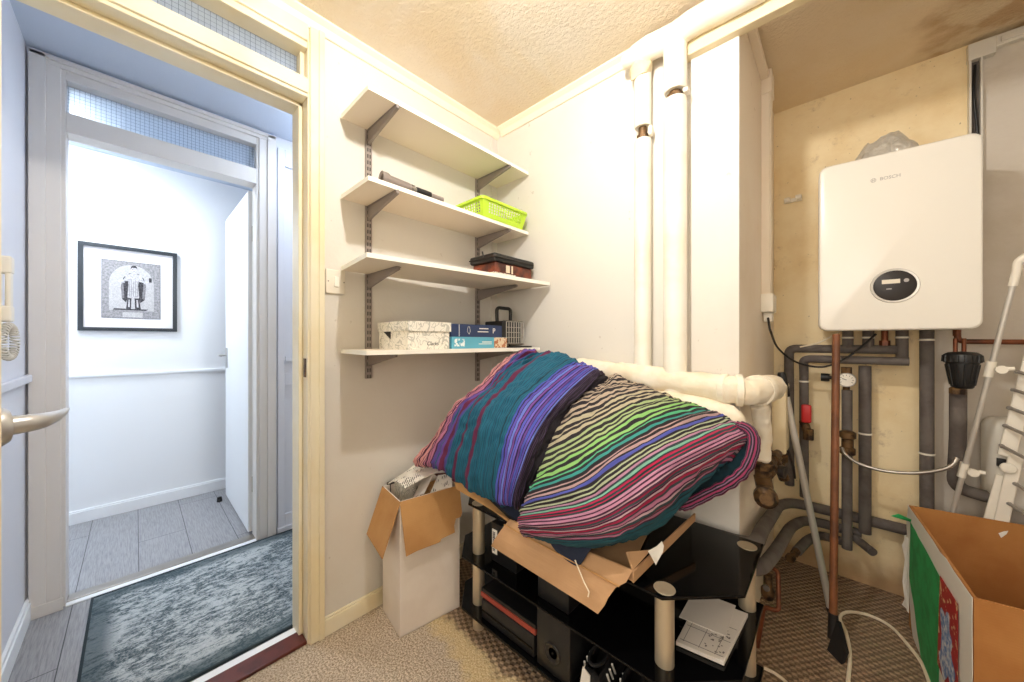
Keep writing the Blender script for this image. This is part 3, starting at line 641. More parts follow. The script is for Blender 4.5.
ring = [oc + bx * .007 * math.cos(a) + Vector((0, 0, .007 * math.sin(a))) for a in [i * PI / 12 for i in range(25)]]
m.tube(ring, .0009, 6); m.box(oc.x - .0032, oc.x - .0022, oc.y - .001, oc.y + .001, oc.z - .0045, oc.z + .0045); m.box(oc.x + .0022, oc.x + .0032, oc.y - .001, oc.y + .001, oc.z - .0045, oc.z + .0045); m.box(oc.x - .0025, oc.x + .0025, oc.y - .001, oc.y + .001, oc.z - .0005, oc.z + .0005); m.build('emblem', 'ink_grey', t_)
m = MB(); ms = []
g = []
for i in range(9):
    row = []
    for j in range(17):
        x = .045 + j * .0125; y = 2.04 + i * .018; z = 1.85 + .115 * math.sin(PI * j / 16) ** .6 * math.sin(PI * i / 8) ** .6 + .030 * noise.noise(Vector((x * 22, y * 22, 3))) + .012 * noise.noise(Vector((x * 60, y * 60, 3)))
        row.append(Vector((x, y, z)))
    g.append(row)
m.sheet(g, .002, (0, 0, 1)); m.build('flue_wrap', 'foil', t_, smooth=False)

# ------------------------------------------------------------------ grey lagged pipes
def ring(m, p, ax, r): m.lathe([(r, -.004), (r + .0025, -.003), (r + .0025, .003), (r, .004)], p, ax, 18)
def foam(label, path, r=.029, ties=(), rad=.05):
    t_ = thing('foam_lagged_pipe', label, 'pipe', Vector(path[-1]), 'grey foam lagged boiler pipes')
    MB().bend(path, r, 18, rad).build('lagging', 'foam', t_)
    for p, ax in ties:
        m = MB(); ring(m, p, ax, r); m.build('tie', 'plastic_white', t_)
    return t_
PY = 2.20
Z_ = (0, 0, 1)
foam('upper level grey pipe under the boiler turning down the corner', [(.185, PY, 1.083), (-.175, PY, 1.083), (-.175, PY + .03, .40)], .0195, rad=.03)
foam('lower level grey pipe under the boiler with the red valve on its drop', [(.215, PY - .045, 1.036), (-.118, PY - .045, 1.036), (-.118, PY, .98), (-.118, PY + .02, .36)], .0178, [((-.118, PY, .925), Z_)], .03)
foam('grey pipe drop to the right of the pressure gauge', [(.09, PY, 1.01), (.09, PY, .27)], .0205, [((.09, PY, .71), Z_)])
foam('fat grey pipe drop beside the bare plaster panel', [(.268, PY, 1.165), (.268, PY, .26)], .0205, [((.268, PY, 1.125), Z_), ((.268, PY, .66), Z_)])
foam('short grey pipe below the black magnetic filter', [(.335, 2.12, .925), (.335, 2.12, .82), (.338, 2.14, .76), (.335, 2.17, .55), (.42, 2.19, .53), (.60, 2.19, .525)], .022)
foam('short drop below the pressure gauge', [(.032, PY - .03, .90), (.032, PY - .03, .30), (.032, PY - .03, .19)], .018)
for x in (.035, .10, .200): foam('stubby grey pipe with a white tie leaving the bottom of the boiler', [(x, PY, 1.17), (x, PY, 1.09)] if x < .15 else [(x, PY, 1.17), (x, PY, 1.03)], .019, [((x, PY, 1.135), Z_)])
foam('topmost of the three grey pipes skirting the alcove floor', [(-.80, 1.384, .43), (-.197, 1.372, .447), (-.203, 1.55, .43), (-.205, 2.10, .335), (-.16, 2.235, .315), (.02, 2.245, .313), (.62, 2.245, .308)], .023, rad=.09)
foam('middle of the three grey pipes skirting the alcove floor', [(-.70, 1.362, .355), (-.19, 1.362, .37), (-.168, 1.56, .352), (-.155, 2.05, .27), (-.11, 2.235, .25), (.08, 2.24, .245)], .021, rad=.09)
lp = foam('lowest of the three grey pipes skirting the alcove floor', [(-.13, 1.98, .195), (-.10, 2.12, .20), (-.06, 2.235, .19), (.02, 2.24, .188)], .019, rad=.07)
m = MB(); m.lathe([(.010, 0), (.016, .002), (.016, .03), (.010, .032), (.010, .06), (.018, .062), (.018, .08), (.0, .082)], (-.13, 1.985, .195), (-.25, -1, -.1), 8); m.build('fitting', 'brass', lp)
foam('stub of grey pipe poking out low between the drops', [(.06, 2.2, .235), (.11, 2.12, .228)], .017)
t_ = thing('red_valve', 'red lever valve on the grey pipe drop in the corner', 'valve', (-.10, 2.16, .72))
m = MB(); m.rbox(-.125, -.088, 2.14, 2.165, .735, .82, .008); m.build('lever', 'red', t_); m = MB(); m.tube([(-.118, 2.18, .735), (-.105, 2.155, .70)], .018, 12); m.lathe([(0, 0), (.02, 0), (.02, .05), (0, .05)], (-.10, 2.16, .655), n=8); m.build('body', 'brass', t_)
# gauge
t_ = thing('pressure_gauge', 'round white pressure gauge on the pipe beside the copper coloured handle', 'gauge', (.03, 2.14, .88))
gc = P(846.5, 380, y=2.13); m = MB(); m.lathe([(0, 0), (.030, 0), (.032, .006), (.032, .03), (0, .03)], gc, (0, 1, 0), 28); m.build('body', 'steel', t_)
m = MB(); m.lathe([(0, 0), (.027, 0), (.027, .001), (0, .001)], gc - Vector((0, .001, 0)), (0, 1, 0), 28); fc = m.build('dial', 'paper', t_)
m = MB()
for i in range(9):
    a = math.radians(-30 + i * 30); d = Vector((math.cos(a), 0, math.sin(a))); m.tube([gc + d * .018 - Vector((0, .0012, 0)), gc + d * .024 - Vector((0, .0012, 0))], .0009, 5)
m.tube([gc - Vector((0, .0015, 0)), gc + Vector((-.014, -.0015, .006))], .0013, 5); m.build('needle', 'ink_dark', fc)
m = MB(); m.tube([gc + Vector((0, .03, 0)), gc + Vector((0, .05, 0)), gc + Vector((0, .05, -.05))], .012, 10); m.lathe([(0, 0), (.018, 0), (.018, .028), (0, .028)], gc + Vector((0, .02, .028)), n=8); m.build('fitting', 'brass', t_)
m = MB(); m.lathe([(0, 0), (.016, 0), (.018, .006), (.018, .03), (0, .03)], gc + Vector((-.055, .02, .005)), (-1, 0, 0), 12); m.tube([gc + Vector((0, .03, .005)), gc + Vector((-.06, .02, .005))], .008, 8); m.build('knob', 'black_plastic', t_)
m = MB(); fx = Vector((.033, 2.13, .62)); m.lathe([(.020, 0), (.026, .004), (.026, .03), (.020, .034), (.020, .07), (.028, .075), (.028, .10), (.02, .105)], fx, n=10); tag(m.build('pipe_fitting', 'brass'), 'brass compression fitting where the braided hose meets the pipe under the gauge', 'fitting')
m = MB(); m.tube(catmull([P(842, 448, y=2.10), P(846, 455, y=2.08), P(860, 464, y=2.07), P(885, 471, y=2.06), P(915, 473, y=2.06), P(940, 470, y=2.07), P(952, 465, y=2.08), P(957, 458, y=2.09)], 8), .0065, 10)
tag(m.build('braided_hose', 'steel'), 'looping silver braided hose between two pipe drops', 'hose')
m = MB(); m.tube([(.345, 2.2, 1.165), (.345, 2.2, 1.14)], .011, 10); m.bend([(.345, 2.19, 1.165), (.345, 2.19, 1.118), (.80, 2.19, 1.112)], .0095, 12, .03); tag(m.build('copper_pipe', 'copper'), 'bare copper pipe turning right from under the boiler', 'pipe')
m = MB(); m.tube([(.15, PY, 1.165), (.15, PY, 1.10)], .011, 10); m.lathe([(0, 0), (.017, 0), (.017, .022), (0, .022)], (.15, PY, 1.10), n=6); tag(m.build('copper_tail', 'copper'), 'short bare copper tail between the stubby grey pipes', 'pipe')
t_ = thing('magnetic_filter', 'black ribbed filter canister under the right end of the boiler', 'filter', (.343, 2.10, .93))
fo = Vector((.340, 2.09, .945)); m = MB()
m.lathe([(0, 0), (.024, 0), (.028, .006), (.034, .05), (.040, .09), (.040, .095), (0, .095)], fo, n=32)
for i in range(12):
    a = i * PI / 6; d = Vector((math.cos(a), math.sin(a), 0)); m.tube([fo + d * .029 + Vector((0, 0, .012)), fo + d * .040 + Vector((0, 0, .088))], .003, 6)
m.build('canister', 'black_plastic', t_)
m = MB(); m.lathe([(.038, 0), (.046, .003), (.048, .02), (.045, .032), (.034, .040), (.0, .044)], fo + Vector((0, 0, .093)), n=32)
for i in range(16):
    a = i * PI / 8; d = Vector((math.cos(a), math.sin(a), 0)); m.tube([fo + d * .047 + Vector((0, 0, .098)), fo + d * .045 + Vector((0, 0, .122))], .004, 6)
m.build('cap', 'black_plastic', t_)
m = MB()
for dx in (-.016, .004): m.tube([fo + Vector((dx, 0, .13)), fo + Vector((dx, 0, .185))], .006, 10)
m.build('copper_tail', 'copper', t_)
m = MB(); m.lathe([(0, 0), (.022, 0), (.022, .02), (.016, .025), (0, .025)], fo + Vector((-.01, 0, -.022)), n=8); m.build('outlet', 'brass', t_)
# white appliance box low on the right
t_ = thing('control_box', 'white rounded plastic box with a small black switch behind the airer', 'control box', (.47, 2.24, .50))
MB().rbox(.412, .60, 2.16, 2.29, .50, .83, .035, 5).build('body', 'plastic_grey', t_)
MB().rbox(.43, .45, 2.153, 2.165, .66, .69, .002).build('switch', 'black_plastic', t_)

# ------------------------------------------------------------------ long handled tools leaning in the alcove
t_ = thing('floor_scraper', 'floor scraper with a tall copper coloured handle standing before the boiler', 'scraper', (0, 1.72, 0))
a, b = P(833, 636, y=1.735), Vector((-.003, 1.90, 1.146)); m = MB(); m.tube([a, a + (b - a) * .33, a + (b - a) * .66, b], .0122, 16); m.build('handle', 'rust', t_)
m = MB(); m.tube([a - (b - a).normalized() * .005 + Vector((0, 0, -.004)), a + (b - a) * .07], [.016, .014], 14)
q = Vector((a.x, a.y, 0)); m.prism([q + Vector((.008, -.004, .10)), q + Vector((.014, -.008, .10)), q + Vector((.034, -.05, .03)), q + Vector((.022, -.075, .002)), q + Vector((-.016, -.03, .002)), q + Vector((-.006, -.002, .03))], (.008, .010, .003)); m.build('blade', 'black_plastic', t_)
t_ = thing('metal_pole', 'thin grey metal pole with a black grip leaning in the alcove corner', 'pole', (-.02, 1.95, 0))
a, b = Vector((-.018, 1.955, .0)), Vector((-.177, 1.895, .985)); d = (b - a)
m = MB(); m.tube([a + d * .01, a + d * .90], .0125, 14); m.build('shaft', 'aluminium', t_); m = MB(); m.tube([a + d * .895, a + d * .90, a + d * .99, a + d], [.013, .0155, .0155, .012], 14); m.build('grip', 'black_plastic', t_)
m = MB(); m.tube([a, a + d * .02], .015, 12); m.build('tip', 'black_plastic', t_)
# flex on the floor
fz = .006
m = MB(); m.tube(catmull([P(x, y, z=fz) for x, y in ((848, 682), (850, 655), (846, 632), (840, 618), (848, 612), (868, 615), (890, 626), (908, 645), (922, 664), (932, 690))], 8), .0055, 8)
tag(m.build('floor_cable', 'cable_white'), 'cream flex looping over the brown matting', 'cable')
m = MB(); m.tube(catmull([P(x, y, z=fz) for x, y in ((764, 668), (776, 674), (788, 684), (800, 700))], 6), .005, 8); tag(m.build('floor_cable', 'cable_white'), 'end of a cream flex beside the television stand foot', 'cable')
# stopcock beside the stand
t_ = thing('stopcock', 'stopcock with a copper loop near the floor behind the television stand', 'valve', (-.11, 1.52, 0))
m = MB(); q_ = P(764, 606, y=1.55); m.bend([P(766, 566, y=1.62), P(778, 570, y=1.60), P(779, 612, y=1.55), q_, Vector((q_.x - .02, q_.y, 0))], .0075, 10, .02); m.build('pipe', 'copper', t_)
v0 = P(768, 585, y=1.60); m = MB(); m.lathe([(0, 0), (.016, 0), (.022, .012), (.022, .035), (.014, .045), (.014, .09), (0, .09)], v0 + Vector((0, 0, -.05)), n=12); m.build('body', 'brass', t_)
m = MB(); m.lathe([(0, 0), (.010, 0), (.011, .010), (0, .012)], v0 + Vector((-.004, -.018, 0)), (.3, -1, 0), 10); m.build('knob', 'foam', t_)

# ================================================================== CARDBOARD BOX BOTTOM RIGHT
A_, B_ = Vector((.207, 2.077, 0)), Vector((.252, 1.437, 0)); ex = Vector((.97, .18, 0)).normalized() * .52; BHt = .473
t_ = thing('cardboard_box', 'open brown cardboard box papered white and green on one side', 'box', (.45, 1.76, 0))
D_, E_ = A_ + ex, B_ + ex; th = .006; up = Vector((0, 0, BHt))
def panel(m, p, q, inw, z0=0, z1=BHt, th=.006):
    inw = Vector(inw); m.prism([p + Vector((0, 0, z0)), q + Vector((0, 0, z0)), q + Vector((0, 0, z1)), p + Vector((0, 0, z1))], inw * th)
ix = ex.normalized(); iy = (A_ - B_).normalized()
m = MB(); panel(m, A_, B_, ix); panel(m, D_, E_, -ix); panel(m, A_ + ix * th, D_ - ix * th, -iy); panel(m, B_ + ix * th, E_ - ix * th, iy); m.prism([A_, B_, E_, D_], (0, 0, .006)); m.build('body', 'card_dark', t_, smooth=False)
S = lambda u, v, o=.001: A_.lerp(B_, u) + Vector((0, 0, BHt * v)) - ix * o     # u: back->front, v: up
def ragged(edge, amp, seed, n=10):
    out = []
    for (a, b) in zip(edge, edge[1:] + edge[:1]):
        for i in range(n):
            s = i / n; u = a[0] + (b[0] - a[0]) * s; v = a[1] + (b[1] - a[1]) * s
            w = amp if 0 < i else 0
            out.append((u + w * noise.noise(Vector((u * 9, v * 9, seed))), v + w * noise.noise(Vector((u * 9, v * 9, seed + 5)))))
    return out
m = MB(); m.prism([S(u, v, .002) for u, v in ragged([(-.005, 1.0), (1.0, 1.0), (1.0, .0), (.12, .0), (-.02, .35), (-.03, .85)], .02, 1)], -ix * .001); m.build('white_paper', 'paper', t_, smooth=False)
m = MB(); m.prism([S(u, v, .0045) for u, v in ragged([(.08, .90), (.62, .84), (.60, .45), (.62, .02), (.30, .02), (.06, .45)], .015, 2)], -ix * .001)
m.prism([S(.08, .90, .0045), S(.10, .93, .0045), S(.02, .92, .03), S(.0, .88, .05)], -ix * .0015); m.build('green_paper', 'green_paper', t_, smooth=False)
m = MB(); m.prism([S(u, v, .0065) for u, v in ((.64, .86), (.87, .86), (.87, .22), (.60, .26), (.62, .55))], -ix * .0008); rp = m.build('red_print', 'red_wrap', t_, smooth=False)
m = MB()
for (u, v, r, sd) in ((.72, .55, .13, 1), (.78, .43, .10, 2), (.70, .38, .10, 3), (.75, .62, .08, 4)):
    m.prism([S(u + r * .55 * math.cos(a) * (1 + .3 * math.sin(3 * a + sd)), v + r * math.sin(a) * (1 + .3 * math.cos(2 * a + sd)), .0076 + sd * .0003) for a in [i * PI / 10 for i in range(20)]], -ix * .0003)
m.build('printed_motif', 'blue_print', rp, smooth=False)
m = MB(); g = []
for i in range(7):
    g.append([S(.02 + .05 * j / 4, .75 - i * .1, .006 + .012 * abs(math.sin(i * 1.3 + j)) * (1 - j / 5)) - iy * (-.01 - .008 * math.sin(i * 2.2)) * (1 - j / 4) for j in range(5)])
m.sheet(g, .001, -ix); m.build('torn_edge', 'paper', t_, smooth=False)
m = MB(); q0 = A_ + ix * .22 - iy * .0075; m.prism([q0 + ix * a + Vector((0, 0, b)) for a, b in ((0, .43), (.012, .44), (.022, .445), (.018, .432), (.006, .415))], -iy * .001); m.build('tape_scrap', 'paper', t_, smooth=False)

# ================================================================== CLOTHES AIRER
t_ = thing('clothes_airer', 'folded white clothes airer with grey rails leaning at the right edge', 'airer', (.40, 2.1, 0))
a = P(952, 515, y=2.135); b = P(1015, 277, y=2.03); d = (b - a).normalized(); foot = a - d * ((a.z - .02) / d.z)
m = MB(); m.bend([foot, b, b + d * .05, b + d * .045 + Vector((.18, -.02, .06))], .0075, 14, .05); m.build('frame', 'aluminium', t_)
m = MB(); m.tube([b - d * .03, b + d * .03], .0105, 14); m.tube(catmull([b + d * .02, b + d * .055, b + d * .065 + Vector((.03, 0, .012)), b + d * .05 + Vector((.06, -.005, .02))], 5), .0105, 14); m.build('joint', 'plastic_white', t_)
for f_ in (P(990, 369, y=2.07), P(963, 470, y=2.115)):
    m = MB(); m.tube([f_ - d * .028, f_ + d * .028], .0115, 14); m.tube([f_, f_ + Vector((.05, -.01, .004))], .007, 8); m.lathe([(0, 0), (.014, 0), (.014, .014), (0, .014)], f_ + Vector((.02, -.012, 0)), (0, -1, 0), 10); m.build('clamp', 'plastic_white', t_)
def bar(m, p, q, w, nrm, th=.012):
    p, q = Vector(p), Vector(q); d = (q - p).normalized(); s = d.cross(Vector(nrm)).normalized()
    m.prism([p - s * w / 2, q - s * w / 2, q + s * w / 2, p + s * w / 2], Vector(nrm).normalized() * th)
m = MB(); s0, s1 = P(1040, 330, y=2.14), P(1006, 456, y=2.14); bar(m, s0, s1, .038, (-.15, -1, 0)); m.build('side_plate', 'plastic_white', t_, smooth=False, bevel=.003)
m = MB(); s2, s3 = P(1016, 455, y=2.135), P(996, 545, y=2.135); bar(m, s2, s3, .032, (-.15, -1, 0)); bar(m, P(1002, 475, y=2.15), P(982, 545, y=2.15), .028, (-.15, -1, 0)); m.lathe([(0, 0), (.020, 0), (.018, .008), (.008, .010), (0, .010)], P(1008, 468, y=2.12), (-.1, -1, 0), 18); m.build('side_plate', 'plastic_white', t_, smooth=False, bevel=.003)
for x, y in ((1018, 372), (1014, 390), (1010, 408), (1006, 426), (1002, 446), (1016, 484), (1010, 504)):
    p = P(x, y, y=2.122); m = MB(); m.tube([p, p + Vector((.10, -.46, -.05))], .0055, 10); m.lathe([(0, -.002), (.007, 0), (.007, .006), (0, .006)], p - Vector((.002, -.004, 0)), (.35, -1, 0), 10); m.build('rail', 'rail_grey', t_)

# ================================================================== SHELVES
def upright(label, y, zt, zb, brk):
    t_ = thing('shelf_upright', label, 'shelf upright', (XL, y, zb), 'slotted shelf uprights on the left wall')
    m = MB(); m.box(XL, XL + .012, y - .0125, y + .0125, zb, zt); m.box(XL + .0115, XL + .013, y - .0125, y - .0110, zb, zt); m.box(XL + .0115, XL + .013, y + .0110, y + .0125, zb, zt)
    m.build('rail', 'slotted', t_, smooth=False)
    for z, ln in brk:
        m = MB(); m.prism([Vector((XL + .012, y - .006, z)), Vector((XL + .012 + ln, y - .006, z)), Vector((XL + .012 + ln, y - .006, z - .012)), Vector((XL + .012 + ln * .5, y - .006, z - .032)), Vector((XL + .012, y - .006, z - .056))], (0, .012, 0))
        m.box(XL + .012, XL + .012 + ln, y - .011, y + .011, z - .003, z); m.box(XL + .012 + ln - .004, XL + .0135 + ln, y - .006, y + .006, z - .012, z + .004)
        m.build('bracket', 'bracket', t_, smooth=False, bevel=.0015)
ST = (1.989, 1.675, 1.394, 1.072)          # undersides
upright('slotted upright nearer the door, carrying the left ends of the shelves', .6585, 2.045, .965, [(ST[0], .235), (ST[1], .235), (ST[2], .24), (ST[3], .22)])
upright('slotted upright nearer the corner, behind the green basket and dark books', 1.26, 2.045, .905, [(ST[0], .235), (ST[1], .235), (ST[2], .28), (ST[3], .25)])
SH = [('top empty white shelf below the ceiling', [(-1.418, .548), (-1.418, 1.40), (-1.185, 1.40), (-1.185, .548)]),
      ('white shelf carrying the green basket, second from the top', [(-1.418, .548), (-1.418, 1.40), (-1.185, 1.40), (-1.185, .548)]),
      ('white shelf carrying the dark books, third from the top', [(-1.418, .548), (-1.375, 1.40), (-1.04, 1.392), (-1.125, .515)]),
      ('lowest white shelf with the patterned box and blue boxes', [(-1.418, .548), (-1.40, 1.395), (-1.10, 1.39), (-1.16, .53)])]
for (lb, pl), z in zip(SH, ST):
    t_ = thing('shelf', lb, 'shelf', (XL + .13, .97, z), 'white shelves on the left wall')
    m = MB(); m.prism([Vector((x, y, z + .0005)) for x, y in pl], (0, 0, .015)); m.build('board', 'shelf', t_, smooth=False)
    b0, b1 = Vector((*pl[3], z)), Vector((*pl[2], z)); c0, c1 = Vector((*pl[0], z)), Vector((*pl[1], z))
    nrm = Vector(((b1 - b0).y, -(b1 - b0).x, 0)).normalized()
    m = MB(); m.prism([b0, b1, b1 + Vector((0, 0, .016)), b0 + Vector((0, 0, .016))], nrm * .0015)
    n2 = Vector((0, -1, 0)); m.prism([b0, c0, c0 + Vector((0, 0, .016)), b0 + Vector((0, 0, .016))], n2 * .0015); m.build('edging', 'shelf_edge', t_, smooth=False)
T2, T3, T4 = ST[1] + .0155, ST[2] + .0155, ST[3] + .0155
# light switch
t_ = thing('light_switch', 'white light switch plate on the left wall by the doorway', 'light switch', (XL, .53, 1.31))
q0, q1 = P(325, 293, x=XL), P(341, 271, x=XL); MB().rbox(XL, XL + .010, q0.y, q1.y + .012, q0.z, q1.z, .003).build('plate', 'plastic_white', t_); yc = (q0.y + q1.y) / 2 + .008
MB().rbox(XL + .008, XL + .015, yc - .009, yc + .009, q0.z + .026, q1.z - .026, .003).build('rocker', 'shelf_edge', t_)
for s in (-1, 1): MB().lathe([(0, 0), (.0025, 0), (.0025, .0012), (0, .0012)], (XL + .0098, yc + s * .029, (q0.z + q1.z) / 2), (1, 0, 0), 8).build('screw', 'bracket', t_)
# tubular tool on shelf two
t_ = thing('tubular_tool', 'grey tube with a wide ring end and black grip on the second shelf', 'tool', (-1.205, .74, T2))
a, b = Vector((-1.222, .615, T2 + .026)), Vector((-1.20, .868, T2 + .0135)); ax = (b - a).normalized(); LN = (b - a).length
m = MB(); m.lathe([(.019, .018), (.0175, .004), (.018, 0), (.0255, -.004), (.0255, .018), (.020, .028), (.018, .10), (.014, .115), (.0, .115)], a, ax, 20); m.build('head', 'bracket', t_)
m = MB(); m.tube([a + ax * .11, a + ax * .14], .0105, 14); m.lathe([(.011, 0), (.017, .002), (.017, .012), (.011, .014)], a + ax * .112, ax, 14); m.build('collar', 'steel', t_)
m = MB(); m.lathe([(0, 0), (.0135, .0), (.0145, .004), (.0145, .062), (.012, .064), (0, .064)], a + ax * .135, ax, 18); m.build('grip', 'black_plastic', t_)
m = MB(); m.tube([a + ax * .195, a + ax * LN], .0115, 16); m.build('tube', 'bracket', t_)
# lime basket
t_ = thing('basket', 'lime green plastic basket with pierced sides on the second shelf', 'basket', (-1.265, 1.215, T2))
bx0, bx1, by0, by1, bz0, bz1 = -1.37, -1.165, 1.062, 1.366, T2, 1.772
def basket_side(m, P0, P1, Q0, Q1, nx, nz, solid=.22):
    """wall between bottom edge P0-P1 and top edge Q0-Q1 made of strips that leave rows of slots"""
    nrm = (P1 - P0).cross(Q0 - P0).normalized() * .0018
    def pt(u, v): return (P0.lerp(P1, u)).lerp(Q0.lerp(Q1, u), v)
    def quad(u0, u1, v0, v1): m.prism([pt(u0, v0), pt(u1, v0), pt(u1, v1), pt(u0, v1)], nrm)
    quad(0, 1, 0, .22); quad(0, 1, .80, 1); quad(0, .10, .22, .80); quad(.90, 1, .22, .80)
    for r in range(nz):
        v0 = .22 + .58 * r / nz; v1 = .22 + .58 * (r + 1) / nz
        quad(.10, .90, v0, v0 + (v1 - v0) * .30)
        for c in range(nx):
            u0 = .10 + .80 * c / nx; u1 = .10 + .80 * (c + 1) / nx; quad(u0, u0 + (u1 - u0) * .38, v0 + (v1 - v0) * .30, v1)
ins = .018
bot = [Vector((bx0 + ins, by0 + ins, bz0)), Vector((bx1 - ins, by0 + ins, bz0)), Vector((bx1 - ins, by1 - ins, bz0)), Vector((bx0 + ins, by1 - ins, bz0))]
top = [Vector((bx0, by0, bz1)), Vector((bx1, by0, bz1)), Vector((bx1, by1, bz1)), Vector((bx0, by1, bz1))]
m = MB(); m.prism(bot, (0, 0, .002))
for i in range(4):
    j = (i + 1) % 4; basket_side(m, bot[i], bot[j], top[i], top[j], 9 if i % 2 == 0 else 14, 4)
m.build('body', 'lime', t_, smooth=False)
m = MB(); c_ = .02; loop = []
for (x, y, a0) in ((bx1 - c_, by0 + c_, -PI / 2), (bx1 - c_, by1 - c_, 0), (bx0 + c_, by1 - c_, PI / 2), (bx0 + c_, by0 + c_, PI)):
    for i in range(6): a = a0 + i * PI / 10; loop.append(Vector((x + c_ * math.cos(a), y + c_ * math.sin(a), bz1)))
n_ = len(loop); cen = Vector(((bx0 + bx1) / 2, (by0 + by1) / 2, bz1)); R4 = []
for p in loop:
    o = (p - cen).normalized(); R4.append([m.bm.verts.new(p + o * a + Vector((0, 0, h))) for a, h in ((-.003, -.004), (-.003, .003), (.009, .003), (.011, -.010), (.008, -.010), (.006, -.002))])
for i in range(n_):
    a, b = R4[i], R4[(i + 1) % n_]
    for k in range(6): m.bm.faces.new((a[k], a[(k + 1) % 6], b[(k + 1) % 6], b[k]))
m.build('rim', 'lime', t_)
# third shelf: booklet, brown box, black zip case
t_ = thing('booklet', 'white booklet lying under the dark stack on the third shelf', 'booklet', (-1.25, 1.17, T3))
MB().box(-1.29, -1.125, 1.095, 1.235, T3, T3 + .020).build('pages', 'paper', t_, smooth=False, bevel=.001); MB().box(-1.292, -1.123, 1.093, 1.237, T3 + .020, T3 + .022).build('cover', 'printed', t_, smooth=False)
t_ = thing('leather_box', 'brown and red leather look box under the black case on the third shelf', 'box', (-1.26, 1.25, T3))
MB().rbox(-1.30, -1.145, 1.245, 1.372, T3, T3 + .022, .003).build('foot', 'spine_brown', t_)
MB().rbox(-1.295, -1.14, 1.115, 1.375, T3 + .0245, T3 + .074, .006).build('body', 'spine_brown', t_)
m = MB(); m.box(-1.141, -1.1385, 1.185, 1.210, T3 + .032, T3 + .066); m.box(-1.141, -1.1385, 1.222, 1.232, T3 + .03, T3 + .068); m.build('label', 'cable_white', t_, smooth=False)
t_ = thing('zip_case', 'black zipped case topping the dark stack on the third shelf', 'case', (-1.22, 1.24, T3 + .0745))
MB().rbox(-1.305, -1.13, 1.10, 1.385, T3 + .0745, T3 + .113, .011, 4).build('shell', 'black_plastic', t_)
m = MB(); m.bend([(-1.30, 1.097, T3 + .094), (-1.127, 1.097, T3 + .094), (-1.127, 1.37, T3 + .094)], .0035, 8, .012); m.tube([(-1.20, 1.098, T3 + .096), (-1.205, 1.095, T3 + .125)], .0035, 8); m.build('zip', 'dark_bits', t_)
# lowest shelf: doodle shoebox, blue boxes, work light
t_ = thing('shoebox', 'white shoebox with doodle print and a black notch on the lowest shelf', 'box', (-1.28, .785, T4))
MB().box(-1.40, -1.172, .692, .882, T4, T4 + .082).build('body', 'doodle', t_, smooth=False, bevel=.001)
MB().box(-1.404, -1.166, .687, .887, T4 + .070, T4 + .108).build('lid', 'doodle', t_, smooth=False, bevel=.0015)
text('logo', 'Clarks', .021, 'ink_dark', t_, basis((-1.1715, .80, T4 + .022), (0, 1, 0), (0, 0, 1)), shear=.3)
m = MB(); m.prism([Vector((-1.36, .6915, T4 + .070)), Vector((-1.30, .6915, T4 + .070)), Vector((-1.302, .6915, T4 + .040))], (0, -.001, 0)); m.build('hand_hole', 'ink_dark', t_, smooth=False)
t_ = thing('game_box', 'light blue box under the navy one on the lowest shelf', 'box', (-1.28, 1.06, T4))
lb = MB().box(-1.40, -1.168, .892, 1.222, T4, T4 + .050).build('body', 'sky', t_, smooth=False, bevel=.001)
m = MB(); m.box(-1.1685, -1.1675, 1.135, 1.221, T4 + .001, T4 + .049); M['floral'] = mat('floral_print', rgb(224, 206, 178), .6, c2=rgb(176, 110, 70), nscale=60, sharp=(.48, .54)); m.build('end_print', 'floral', t_, smooth=False)
m = MB(); m.box(-1.1685, -1.1675, .905, .960, T4 + .010, T4 + .042); M['leafy'] = mat('leaf_print', rgb(92, 170, 196), .6, c2=rgb(236, 244, 244), nscale=70, sharp=(.46, .52)); m.build('motif', 'leafy', t_, smooth=False)
m = MB(); m.box(-1.1685, -1.1675, 1.06, 1.12, T4 + .026, T4 + .030); m.box(-1.1685, -1.1675, 1.04, 1.12, T4 + .018, T4 + .021); m.build('print_line', 'ink_white', t_, smooth=False)
t_ = thing('game_box', 'navy box with white print stacked on the light blue one', 'box', (-1.28, 1.04, T4 + .0505))
MB().box(-1.40, -1.17, .888, 1.188, T4 + .0505, T4 + .105).build('body', 'navy', t_, smooth=False, bevel=.001)
m = MB(); x_ = -1.1695
for a, b, c, d in ((1.045, 1.10, .086, .090), (1.035, 1.10, .072, .076)): m.box(x_ - .0008, x_, a, b, T4 + c, T4 + d)
m.tube([(x_, .985, T4 + .062), (x_, .975, T4 + .075), (x_, .98, T4 + .095), (x_, .988, T4 + .095), (x_, .992, T4 + .075), (x_, .985, T4 + .062)], .0008, 5); m.box(x_ - .0008, x_, .93, .932, T4 + .052, T4 + .104); m.build('print_line', 'ink_white', t_, smooth=False)
text('letter', 'P', .034, 'ink_white', t_, basis((-1.1695, 1.135, T4 + .078), (0, 1, 0), (0, 0, 1)))
t_ = thing('work_light', 'black work light with wire guard and carrying handle at the lowest shelf end', 'work light', (-1.24, 1.29, T4))
MB().rbox(-1.33, -1.20, 1.225, 1.36, T4 + .018, T4 + .132, .006).build('housing', 'black_plastic', t_)
m = MB(); xg = -1.178
for i in range(8): y = 1.228 + i * .018; m.tube([(xg - .02, y, T4 + .016), (xg, y, T4 + .020), (xg, y, T4 + .130), (xg - .02, y, T4 + .134)], .0022, 6)
for z in (.022, .05, .075, .10, .128): m.tube([(xg, 1.226, T4 + z), (xg, 1.356, T4 + z)], .0016, 6)
m.build('wire_guard', 'steel', t_)
m = MB(); m.bend([(-1.25, 1.235, T4 + .13), (-1.25, 1.232, T4 + .20), (-1.25, 1.335, T4 + .20), (-1.25, 1.332, T4 + .13)], .009, 10, .022); m.build('carry_handle', 'black_plastic', t_)
